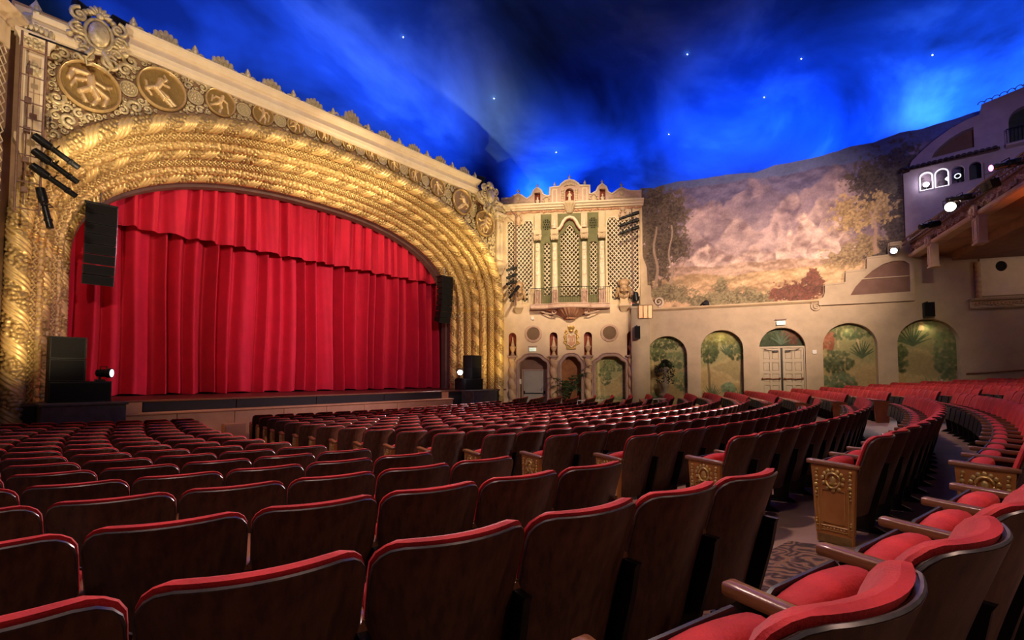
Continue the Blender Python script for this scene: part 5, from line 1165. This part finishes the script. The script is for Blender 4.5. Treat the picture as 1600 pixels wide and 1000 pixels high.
# ================================================================ side lighting ladders and booms
def boom_lights(pts, aim_of, labels, group):
    for p, a, lb in zip(pts, aim_of, labels): stage_light('profile_spotlight', lb, p, a, 'black', .72, .085, 'profile', group)
LD = thing('lighting_ladder', 'rusty hanging ladder of pipes carrying stage lights left of the arch', 'ladder', T(.9, 15.4, 4.85))
for x_ in (-.2, .2): MB().tube([(x_, 0, 0), (x_, 0, 4.2)], .022, 6).build('rail', 'rust_pipe', LD)
for z_ in np.arange(.1, 4.2, .62): MB().tube([(-.2, 0, z_), (.2, 0, z_)], .016, 5).build('rung', 'rust_pipe', LD)
MB().tube([(-.06, .1, .2), (-.06, .1, 3.6)], .014, 5).build('cable_pipe', 'rust_pipe', LD)
for z_ in (.5, 1.2, 1.9, 2.6, 3.3): MB().bbox(-.11, 0, .03, .15, z_, z_+.12, .01).build('clamp_block', 'rust_pipe', LD)
MB().tube([(-.1, 0, 4.18), (.9, -.2, 4.1)], .022, 6).build('top_arm', 'black_metal', LD)
boom_lights([(1.12, 15.3, 6.55), (1.12, 15.3, 6.2), (1.10, 15.3, 5.85), (1.14, 15.38, 5.3)], [(2.6, 15.5, 5.7), (2.6, 15.5, 5.3), (2.6, 15.5, 4.95), (1.35, 15.3, 4.3)],
  ['topmost black profile spotlight on the ladder left of the arch', 'second black profile spotlight down the ladder left of the arch', 'third black profile spotlight down the ladder left of the arch', 'lowest black profile spotlight hanging steeply from the left ladder'], 'profile spotlights on the left ladder')
BM = MB().tube([(18.35, 15.55, 4.7), (18.35, 15.55, 9.3)], .035, 8); BM.tube([(18.35, 15.55, 9.3), (18.1, 15.7, 9.6)], .03, 6); o = BM.build('boom_pipe', 'rust_pipe'); tag(o, 'rust coloured vertical boom pipe beside the right end of the arch', 'pipe')
boom_lights([(18.1, 15.45, 6.55), (18.1, 15.45, 6.2), (18.1, 15.45, 5.85), (18.12, 15.3, 5.5)], [(16.8, 15.2, 6.1), (16.8, 15.2, 5.7), (16.8, 15.2, 5.45), (17.2, 15.3, 4.6)],
  ['topmost black profile spotlight on the boom right of the arch', 'second black profile spotlight on the boom right of the arch', 'third black profile spotlight on the boom right of the arch', 'lowest black profile spotlight on the boom right of the arch'], 'profile spotlights on the right boom')
bq = bay_pt(6.33, -.55, 0)
BM = MB().tube([(bq.x, bq.y, 5.1), (bq.x, bq.y, 9.4)], .035, 8); o = BM.build('boom_pipe', 'rust_pipe'); tag(o, 'rust coloured vertical boom pipe in front of the right lattice grille', 'pipe')
for k, z_ in enumerate((9.0, 8.65, 8.28)):
    a = bay_pt(6.45, -.75, z_+.08); b_ = bay_pt(5.6, -.8, z_-.2)
    stage_light('profile_spotlight', ['upper', 'middle', 'lower'][k]+' black profile spotlight on the boom before the right grille', tuple(a), tuple(b_), 'black', .78, .085, 'profile', 'profile spotlights on the grille boom')
mv = bay_pt(6.5, -.34, 4.56); t = thing('moving_head_light', 'black moving-head light standing on the corner pier with red indicator', 'stage light', T(*mv) @ RZ(radians(-60)))
MB().bbox(-.17, .17, -.14, .14, 0, .14, .02).build('base', 'black', t); MB().box(-.19, -.14, -.06, .06, .14, .5).build('yoke_arm', 'black', t); MB().box(.14, .19, -.06, .06, .14, .5).build('yoke_arm', 'black', t)
MB().lathe([(.08, .26), (.13, .3), (.14, .6), (.10, .72), (.001, .72)], n=14).build('head', 'black_metal', t); MB().ell((-.2, -.1, .16), (.03, .03, .03)).build('indicator', mat('led_red', (1, .05, .05), None, .4, emit=(1, .05, .08), estr=4), t)
# flood boxes on top of the cornice ends
for p, lb, rz_ in (((1.75, 16.35, 10.45), 'black flood box tilted behind the left cartouche', .6), ((2.55, 16.45, 10.55), 'black flood box between cartouche and left cornice end', .2), ((16.55, 16.3, 10.62), 'black flood box at the right end of the cornice', -.3)):
    t = thing('flood_box', lb, 'flood light', T(*p) @ RZ(rz_))
    MB().loft([[(-.19, -.1, .06), (.19, -.1, .06), (.16, .1, .06), (-.16, .1, .06)], [(-.19, -.14, .34), (.19, -.14, .34), (.16, .06, .34), (-.16, .06, .34)]]).build('housing', 'black', t); MB().bbox(-.17, .17, -.16, -.12, .09, .31, .01).build('visor', 'black_metal', t); MB().box(-.02, .02, -.02, .02, 0, .08).build('foot', 'black_metal', t)

# ================================================================ loudspeakers on and above the stage
def line_array(label, x, y, z_top, sgn):
    t = thing('line_array', label, 'loudspeaker', T(x, y, z_top), 'hanging line arrays')
    MB().bbox(-.38, .38, -.25, .25, .0, .06, .01).build('fly_frame', 'black_metal', t)
    MB().tube([(0, 0, .06), (0, 0, .55)], .02, 6).build('hoist_chain', 'grey_steel', t)
    zc, yc_, ang = 0., 0., radians(-2)
    for k in range(8):
        h = .29; c0 = MB(); a = ang
        ca, sa = cos(a), sin(a)
        def R_(x_, y_, z__): return (x_, yc_+y_*ca-z__*sa, zc+y_*sa+z__*ca)
        c0.loft([[R_(-.36, -.24, -h+.006), R_(.36, -.24, -h+.006), R_(.31, .24, -h+.03), R_(-.31, .24, -h+.03)], [R_(-.36, -.24, -.006), R_(.36, -.24, -.006), R_(.31, .24, -.03), R_(-.31, .24, -.03)]])
        b_ = c0.build('speaker_cabinet', 'black', t)
        g_ = MB().loft([[R_(-.34, -.25, -h+.02), R_(.34, -.25, -h+.02), R_(.34, -.24, -h+.02), R_(-.34, -.24, -h+.02)], [R_(-.34, -.25, -.02), R_(.34, -.25, -.02), R_(.34, -.24, -.02), R_(-.34, -.24, -.02)]]); g_.build('front_grille', 'speaker_grille', b_)
        s_ = MB().tube([R_(.37, -.2, -h), R_(.37, -.2, 0)], .012, 5); s_.build('rigging_link', 'grey_steel', b_)
        yc_ += h*sa*1.0; zc -= h*ca; ang += radians(1.4+.8*k*.5)
    return t
line_array('black hanging line array at the left side of the stage opening', 2.62, 18.55, 6.2, 1)
line_array('black hanging line array at the right side of the stage opening', 16.25, 18.6, 6.2, -1)
def floor_stack(side, x0):
    sd = 'left' if side < 0 else 'right'
    pl = MB().bbox(-.78, .78, -.62, .2, -1.1, -.03, .02); pl.bbox(-.82, .82, -.66, .2, -.03, .03, .015)
    o = pl.build('speaker_platform', 'platform_grey'); o.location = (x0, 16.05, ST-.02); tag(o, 'dark grey speaker platform at the %s end of the stage front' % sd, 'platform')
    t = thing('subwoofer', 'wide low black subwoofer on the %s speaker platform' % sd, 'loudspeaker', T(x0+(.0 if side < 0 else -.0), 16.55, ST+.012))
    MB().bbox(-.6, .6, -.35, .35, 0, .52, .015).build('cabinet', 'black', t); MB().bbox(-.57, .57, -.365, -.35, .04, .48, .01).build('grille', 'speaker_grille', t)
    for q in range(2):
        t = thing('stack_speaker', '%s tall black speaker on the %s subwoofer' % (('lower', 'upper')[q], sd), 'loudspeaker', T(x0+side*.26, 16.6, ST+.535+q*.565))
        MB().bbox(-.34, .34, -.3, .3, 0, .56, .012).build('cabinet', 'black', t); MB().bbox(-.31, .31, -.315, -.3, .03, .53, .01).build('grille', 'speaker_grille', t); MB().tube([(.345, -.3, .02), (.345, -.3, .54)], .008, 4).build('corner_edge', 'grey_steel', t)
floor_stack(-1, 2.05); floor_stack(1, 16.05)
stage_light('footlight_spot', 'small spotlight with pale lens on the left subwoofer', (2.45, 16.5, 1.22), (4.2, 15.3, 1.2), 'lens_dim', .26, .12)
t = stage_light('footlight_spot', 'brightly lit white spotlight beside the right speaker stack', (15.35, 16.45, 1.30), (1.0, .5, 1.15), 'lens_white', .26, .13)
for x_ in (2.45, 15.35):
    o = MB().bbox(-.1, .1, -.1, .1, 0, .05, .01); o.tube([(0, 0, .05), (0, 0, .26)], .03, 8); o = o.build('spot_stand', 'black_metal'); o.location = (x_, 16.5, .99+.012); tag(o, 'short black stand under the %s stage-front spotlight' % ('left' if x_ < 9 else 'right'), 'stand')
lamp('POINT', 'right_footlight_glow', (15.2, 16.1, 1.35), None, 16, (1, .95, 1), .08)

# ================================================================ plants
def palm(label, loc):
    t = thing('potted_palm', label, 'plant', T(*loc) @ Matrix.Scale(1.22, 4)); r_ = random.Random(2)
    MB().lathe([(.001, 0), (.17, 0), (.22, .34), (.24, .36), (.2, .36), (.19, .33)], n=16).build('pot', 'pot', t)
    lf = MB()
    for q in range(17):
        a = 2*pi*q/17+r_.uniform(-.15, .15); ln = r_.uniform(.75, 1.1); up_ = r_.uniform(.7, 1.25); pts = []
        for k in range(9):
            u_ = k/8; pts.append((cos(a)*ln*.8*u_, sin(a)*ln*.8*u_, .5+up_*ln*u_*2.0-1.2*ln*u_*u_))
        lf.tube(pts, .008, 4)
        for k in range(2, 9):
            p = np.array(pts[k]); d_ = np.array(pts[k])-np.array(pts[k-1]); d_ /= np.linalg.norm(d_); sd = np.array([-sin(a), cos(a), 0])
            for s_ in (-1, 1):
                e = p+(.26*s_*sd+.16*d_)*(1-.5*abs(k/8-.5))+np.array([0, 0, -.07]); w_ = d_*.028
                lf.add([p-w_, p+w_, e, (p+e)/2-w_+np.array([0, 0, .01])], [(0, 1, 2), (0, 2, 3)])
    lf.tube([(0, 0, .3), (.02, 0, .55)], .03, 6); lf.build('fronds', 'leaf', t, smooth=False)
p = bay_pt(3.2, -.25, 0); palm('green potted palm standing in the rust-coloured middle arch', (p.x, p.y, fz(p.x, p.y)))
p = side_pt(1.05, -.45, 0)
t = thing('urn_planter', 'stone urn on pedestal with dark trailing plant before the painted arch', 'plant', T(p.x, p.y, fz(p.x, p.y)))
MB().lathe([(.001, 0), (.3, 0), (.3, .1), (.24, .14), (.22, .6), (.27, .66), (.27, .74), (.12, .8)], n=18).build('pedestal', 'stone_urn', t)
MB().lathe([(.12, .78), (.09, .9), (.1, .95), (.18, 1.1), (.2, 1.22), (.14, 1.32), (.08, 1.4), (.075, 1.75), (.1, 1.82), (.2, 1.95), (.21, 2.0), (.1, 2.0)], n=18).build('urn', 'stone_urn', t)
vn = MB(); r_ = random.Random(8)
for q in range(700):
    a = r_.uniform(0, 2*pi)
    if r_.random() < .62: rad = r_.uniform(0, .38)*r_.random()**.3; z_ = 2.05+.34*(1-(rad/.42)**2)*r_.random(); 
    else: rad = r_.uniform(.26, .46); z_ = r_.uniform(1.25, 2.15)
    c_ = np.array([rad*cos(a), rad*sin(a), z_]); e1 = np.array([r_.gauss(0, 1) for _ in range(3)]); e1 /= np.linalg.norm(e1); e2 = np.cross(e1, [0.3, .5, .8]); e2 /= np.linalg.norm(e2)
    s_ = r_.uniform(.04, .075); vn.add([c_-e1*s_, c_+e2*s_*.6, c_+e1*s_, c_-e2*s_*.6], [(0, 1, 2, 3)])
vn.build('trailing_vine', 'leaf_dark', t, smooth=False)
# low white rails in front of the organ bay
for s0, s1, yy, lb in ((3.6, 5.0, -2.0, 'low white metal rail in front of the garden-painted opening'), (6.6, 7.7, -2.6, 'low white metal rail in front of the plaster pier')):
    a, b_ = bay_pt(s0, yy, 0), bay_pt(s1, yy, 0); za, zb = fz(a.x, a.y), fz(b_.x, b_.y)
    t = thing('low_rail', lb, 'railing', T(a.x, a.y, za), 'low white rails'); d_ = b_-a
    for q in (0, .5, 1): MB().tube([(d_.x*q, d_.y*q, (zb-za)*q), (d_.x*q, d_.y*q, .62+(zb-za)*q)], .022, 6).build('post', 'rail_white', t)
    for h in (.62, .3): MB().tube([(0, 0, h), (d_.x, d_.y, h+zb-za)], .022, 6).build('rail', 'rail_white', t)

# ================================================================ theatre seats
SWD = .49                              # seat spacing along the row
def seat_surface(nx=11, nv=15, grow=0., off=0., z0=.20, z1=.812):
    """curved leaning back panel: returns (nx, nv, 3)"""
    v_ = 1-(1-np.linspace(0, 1, nv))**1.7; V = np.zeros((nx, nv, 3)); hw = .236+grow
    for j, t in enumerate(v_):
        z = z0-grow*.3+(z1+grow-z0)*t; top = z1+grow-z; cr = .07
        w_ = hw-(cr-math.sqrt(max(0, cr*cr-(cr-top)**2))) if top < cr else hw
        w_ *= .95+.05*t
        for i, q in enumerate(np.linspace(-1, 1, nx)):
            x = w_*q; V[i, j] = (x, .19*(1-(z-.2)/.62)-.078*(1-(x/.24)**2)+.035+.01*sin(3*t)+off, z)
    return V
def slab(Va, Vb):
    """closed shell between two matching grids"""
    mb = MB(); nu, nv = Va.shape[:2]; mb.grid(Va); mb.grid(Vb[::-1])
    ring = [(i, 0) for i in range(nu)]+[(nu-1, j) for j in range(1, nv)]+[(i, nv-1) for i in range(nu-2, -1, -1)]+[(0, j) for j in range(nv-2, 0, -1)]
    a = [tuple(Va[i, j]) for i, j in ring]; b = [tuple(Vb[i, j]) for i, j in ring]; mb.loft([b, a], cap=False); return mb
def mesh_of(mb, name, mt, angle=50):
    o = mb.build(name, mt, None, True, angle); me = o.data; bpy.data.objects.remove(o); return me
def puff(nx, nv):
    V = seat_surface(nx, nv, .004, .008, .24, .824); F = V.copy()
    for i, q in enumerate(np.linspace(-1, 1, nx)):
        for j, t in enumerate(np.linspace(0, 1, nv)):
            e = min(1, (1-abs(q))*5)**.5*min(1, (1-t)*3.2+.04)**.5*min(1, t*6+.2)**.5; F[i, j, 1] += .012+.044*e; F[i, j, 2] += .014*t*e
    return V, F
S0 = seat_surface(off=-.012); S1 = seat_surface(off=.006)
me_shell = mesh_of(slab(S0, S1), 'back_shell', 'seat_shell')
Va, Vb = puff(13, 13); me_cush = mesh_of(slab(Va, Vb), 'back_cushion', 'seat_velvet', 180)
edge = [tuple(S0[0, j]) for j in range(3, 15)]+[tuple(S0[i, 14]) for i in range(1, 11)]+[tuple(S0[10, j]) for j in range(13, 2, -1)]
me_trim = mesh_of(MB().tube([(x*1.004, y+.006, z+.002) for x, y, z in edge], .005, 5), 'edge_trim', 'grey_steel')
def tip_up():
    """seat cushion folded up against the back: rounded red pad"""
    prof = []
    for a in np.linspace(0, 2*pi, 21)[:-1]:
        cy_, sz = cos(a), sin(a); prof.append((.064*np.sign(cy_)*abs(cy_)**.7, .145*np.sign(sz)*abs(sz)**.45))
    mb = MB(); rings = []
    for q in (-1, -.97, -.9, -.75, -.4, 0, .4, .75, .9, .97, 1):
        k = .55 if abs(q) == 1 else (.85 if abs(q) > .95 else (.97 if abs(q) > .85 else 1))
        rings.append([(.200*q, .330-(.16*z)+y*k*(1.06-.1*abs(q)), .462+z*(.9+.1*k)+.015*(1-q*q)*(z > 0)) for y, z in prof])
    return mb.loft(rings)
me_tip = mesh_of(tip_up(), 'seat_cushion', 'seat_velvet', 80)
pn = MB(); pn.loft([[(-.205, .41, .32), (.205, .41, .32), (.205, .425, .32), (-.205, .425, .32)], [(-.205, .364, .59), (.205, .364, .59), (.205, .377, .59), (-.205, .377, .59)], [(-.17, .36, .612), (.17, .36, .612), (.17, .37, .612), (-.17, .37, .612)]])
me_pan = mesh_of(pn, 'seat_pan', 'seat_pan')
def arm_mesh():
    mb = MB(); rings = []
    for y, hw, z0, z1 in ((.10, .016, .578, .598), (.12, .022, .576, .604), (.2, .024, .579, .609), (.40, .027, .586, .618), (.44, .027, .588, .620), (.45, .024, .591, .618)):
        rings.append([(-hw, y, z0), (hw, y, z0), (hw, y, z1-.006), (hw-.006, y, z1), (-hw+.006, y, z1), (-hw, y, z1-.006)])
    return mb.loft(rings)
me_arm = mesh_of(arm_mesh(), 'armrest', 'arm_wood')
sd = MB(); sd.loft([[(-.014, y0, z), (.014, y0, z), (.014, y1, z), (-.014, y1, z)] for y0, y1, z in ((.08, .36, 0), (.08, .36, .03), (.15, .29, .06), (.13, .30, .2), (.06, .36, .45), (.04, .38, .56), (.03, .39, .578))]); sd.box(-.03, .03, .06, .38, 0, .015)
me_std = mesh_of(sd, 'standard', 'seat_iron')
# ornate aisle end panel (faces -x)
pbm = MB(); pbm.loft([[(-.03, y0, z), (.02, y0, z), (.02, y1, z), (-.03, y1, z)] for y0, y1, z in ((.075, .365, 0), (.075, .365, .07), (.068, .372, .075), (.05, .39, .44), (.04, .40, .56), (.04, .40, .58))])
me_panel = mesh_of(pbm, 'end_panel', 'panel_wood', 30)
gm = MB()
def gl(pts, r=.0045): gm.tube([(-.034, y, z) for y, z in pts], r, 5, closed=True)
gl([(.135, .15), (.305, .15), (.312, .40), (.128, .40)]); gl([(.115, .095), (.325, .095), (.325, .128), (.115, .128)], .004)
gl([(.08, .08), (.105, .08), (.098, .42), (.07, .42)], .0035); gl([(.335, .08), (.36, .08), (.37, .42), (.342, .42)], .0035)
gm.tube([(-.036, .22+.056*cos(a), .475+.056*sin(a)) for a in np.linspace(0, 2*pi, 21)[:-1]], .011, 6, closed=True); gm.ell((-.034, .22, .475), (.014, .026, .032), 8, 6); gm.ell((-.034, .22, .452), (.012, .036, .016), 8, 5)
for a in np.linspace(.2, pi-.2, 7): gm.ell((-.033, .22+.085*cos(a), .475+.075*sin(a)), (.011, .018, .018), 6, 4)
for a in np.linspace(pi+.3, 2*pi-.3, 5): gm.ell((-.033, .22+.08*cos(a), .475+.078*sin(a)), (.011, .017, .016), 6, 4)
for y in (.085, .355):
    for z, r in ((.545, .016), (.52, .013), (.49, .018), (.46, .016), (.43, .02), (.395, .014), (.37, .011), (.345, .008), (.17, .008), (.15, .010), (.125, .008)): gm.ell((-.034, y+.004*sin(z*90), z), (.011, r, r*.9), 6, 4)
for y in np.linspace(.14, .30, 7): gm.ell((-.033, y, .111), (.006, .008, .007), 6, 4)
me_gilt = mesh_of(gm, 'gilt_relief', 'gold_bright', 60)
me_base = mesh_of(MB().bbox(-.02, .02, .085, .355, 0, .06, .004), 'kick_plate', 'gold_dark')
# low-detail seat for the far rows
def low_seat(ends):
    parts = []
    a0, a1 = seat_surface(5, 5, off=-.012), seat_surface(5, 5, off=.006); parts.append((slab(a0, a1), 'seat_shell'))
    a0, a1 = puff(6, 6); parts.append((slab(a0, a1), 'seat_velvet'))
    return parts

ORD = ['zeroth', 'first', 'second', 'third', 'fourth', 'fifth', 'sixth', 'seventh', 'eighth', 'ninth', 'tenth', 'eleventh', 'twelfth', 'thirteenth', 'fourteenth', 'fifteenth', 'sixteenth', 'seventeenth', 'eighteenth', 'nineteenth', 'twentieth', 'twenty-first', 'twenty-second', 'twenty-third', 'twenty-fourth', 'twenty-fifth', 'twenty-sixth', 'twenty-seventh', 'twenty-eighth', 'twenty-ninth', 'thirtieth']
CX_END = {-1: 4.46, 0: 4.34, 1: 4.28, 2: 4.2, 3: 4.06, 4: 3.98, 5: 3.92, 6: 3.95, 7: 3.96, 8: 4.0, 9: 4.04, 10: 4.12, 11: 4.22, 12: 4.36, 13: 4.52, 14: 4.66, 15: 4.8}
CDR = {0: -.14, 1: -.26, 2: -.34}
LX_END = {-1: 3.29, 0: 2.58, 1: 2.60, 2: 2.58, 3: 2.55, 4: 2.52, 5: 2.53, 6: 2.54, 7: 2.58, 8: 2.66, 9: 2.76, 10: 2.86, 11: 3.0, 12: 3.15, 13: 3.32, 14: 3.48, 15: 3.6}
def row_R(i, blk='left'):
    return 28.34-.8*i+(.06 if i < 0 else 0)+(0 if blk == 'left' else (CDR.get(i, -.37) if i >= 0 else -.2))
def ang_at(x, R): return math.asin((x-C0[0])/R)
def wall_x(y): return 22.2565+(10.5154-y)*.3057 if y < 10.5 else 22.2565-(y-10.5)*.65
seats = []
def project(p):
    d = Vector(p)-Vector((0, 0, EYE)); z = d.dot(_F); return (800+F_PX*d.dot(_R)/max(z, .01), (Y_H-F_PX*math.tan(PITCH))-F_PX*d.dot(_U)/max(z, .01), z)
for i in range(-8, 16):
    R = row_R(i); da = SWD/(R)
    def put(blk, n_, a, end):
        x, y = C0[0]+R*sin(a), C0[1]-R*cos(a); z = fz(x+.2*sin(-a), y+.2)+(.02 if i == -1 and blk == 'left' else 0)
        px, py, zz = project((x, y, z+.7))
        if zz < .12: return
        hw = 745*.3/zz
        if px+hw < -20 or px-hw > 1620 or py-hw*1.4 > 1000: return
        seats.append(dict(i=i, blk=blk, n=n_, a=a, x=x, y=y, z=z, end=end, d=hypot(x, y), px=px, py=py))
    # left block counts from its aisle end outwards
    if i >= -1:
        a_end = ang_at(LX_END[i], R)
        dl = da if i >= 0 else .53/R
        for k in range(12): put('left', k+1, a_end-dl*(k+.5), 'R' if k == 0 else '')
    R = row_R(i, 'centre')
    xe = CX_END.get(i, 4.4-.04*i if i < 0 else 4.9)
    a0, a1 = ang_at(xe, R)+.026/R, ang_at(19-xe, R); n_ = int((a1-a0)/da); st_ = (a1-a0)/n_
    for k in range(n_): put('centre', k+1, a0+st_*(k+.5), 'P' if k == 0 else ('R' if k == n_-1 else ''))
    xr = 19-LX_END.get(i, 3.05-.03*i) if i in LX_END else 16.0
    a0 = ang_at(xr, R); k = 0
    while True:
        a = a0+da*(k+.5); x, y = C0[0]+R*sin(a), C0[1]-R*cos(a)
        if x > wall_x(y)-1.55 or k > 16: break
        put('right', k+1, a, 'P' if k == 0 else ''); k += 1
# hidden-from-view pruning is left to the count: nearest by distance get full parts
vis = list(seats)
vis.sort(key=lambda s: s['d'])
near, far = vis[:300], vis[300:]
def seat_label(s):
    rown = s['i']+2
    rw = '%s row' % ORD[rown] if rown >= 1 else '%s row behind the first' % ORD[1-rown]
    return 'red velvet theatre seat, %s block, %s, %s from the near aisle' % (s['blk'], rw, ORD[s['n']])
def seat_at(s):
    return T(s['x'], s['y'], s['z']) @ RZ(s['a'])
for s in near:
    t = thing('theatre_seat', seat_label(s), 'seat', seat_at(s), 'red seats of the %s block' % s['blk'])
    link('back_shell', me_shell, t); link('back_cushion', me_cush, t); link('seat_cushion', me_tip, t); link('seat_pan', me_pan, t); link('edge_trim', me_trim, t)
    xs_ = [-.245]+([.245] if s['end'] == 'R' else [])
    for q in xs_:
        o = link('armrest', me_arm, t); o.location = (q, 0, 0)
        if s['end'] == 'P' and q < 0:
            o.location = (q-.012, 0, 0); o.scale = (1.25, 1, 1)
            p_ = link('end_panel', me_panel, t); p_.location = (q-.005, .092, 0); p_.scale = (1, .82, 1); p_['label'] = 'gilded aisle end panel with medallion'
            g_ = link('gilt_relief', me_gilt, p_); b_ = link('kick_plate', me_base, p_); b_.location = (-.014, 0, 0)
        else:
            o = link('standard', me_std, t); o.location = (q, 0, 0)
# the remaining rows as one object
def grab(me):
    v_ = np.zeros(len(me.vertices)*3); me.vertices.foreach_get('co', v_); return v_.reshape(-1, 3), [tuple(p.vertices) for p in me.polygons]
LOWP = low_seat('')
arm_v, arm_f = grab(me_arm); std_v, std_f = grab(me_std); tip_v, tip_f = grab(me_tip); pan_v, pan_f = grab(me_pan); pnl_v, pnl_f = grab(me_panel)
srcs = [(np.concatenate(LOWP[0][0].v), LOWP[0][0].f, 0, ''), (np.concatenate(LOWP[1][0].v), LOWP[1][0].f, 1, ''), (tip_v, tip_f, 1, ''), (pan_v, pan_f, 2, ''), (arm_v-[.245, 0, 0], arm_f, 3, ''), (std_v-[.245, 0, 0], std_f, 2, 'x'), (pnl_v-[.25, 0, 0], pnl_f, 4, 'P')]
AV, AF, AM, n0 = [], [], [], 0
for s in far:
    m_ = np.array(seat_at(s)); R3, t3 = m_[:3, :3], m_[:3, 3]
    for v_, f_, mi, cond in srcs:
        if cond == 'P' and s['end'] != 'P': continue
        if cond == 'x' and s['end'] == 'P': continue
        AV.append(v_@R3.T+t3); AF += [tuple(int(k)+n0 for k in q) for q in f_]; AM += [mi]*len(f_); n0 += len(v_)
if far:
    mb = MB(); mb.v = [np.concatenate(AV)]; mb.f = AF; mb.n = n0
    o = mb.build('distant_seats', 'seat_shell', None, True, 50)
    for q in ('seat_velvet', 'seat_pan', 'arm_wood', 'panel_wood'): o.data.materials.append(M[q])
    if len(o.data.polygons) == len(AM): o.data.polygons.foreach_set('material_index', np.array(AM, dtype=np.int32))
    tag(o, 'distant rows of red theatre seats filling the far floor', 'seats', kind='stuff')
print('SEATS', len(near), len(far), near[-1]['d'])
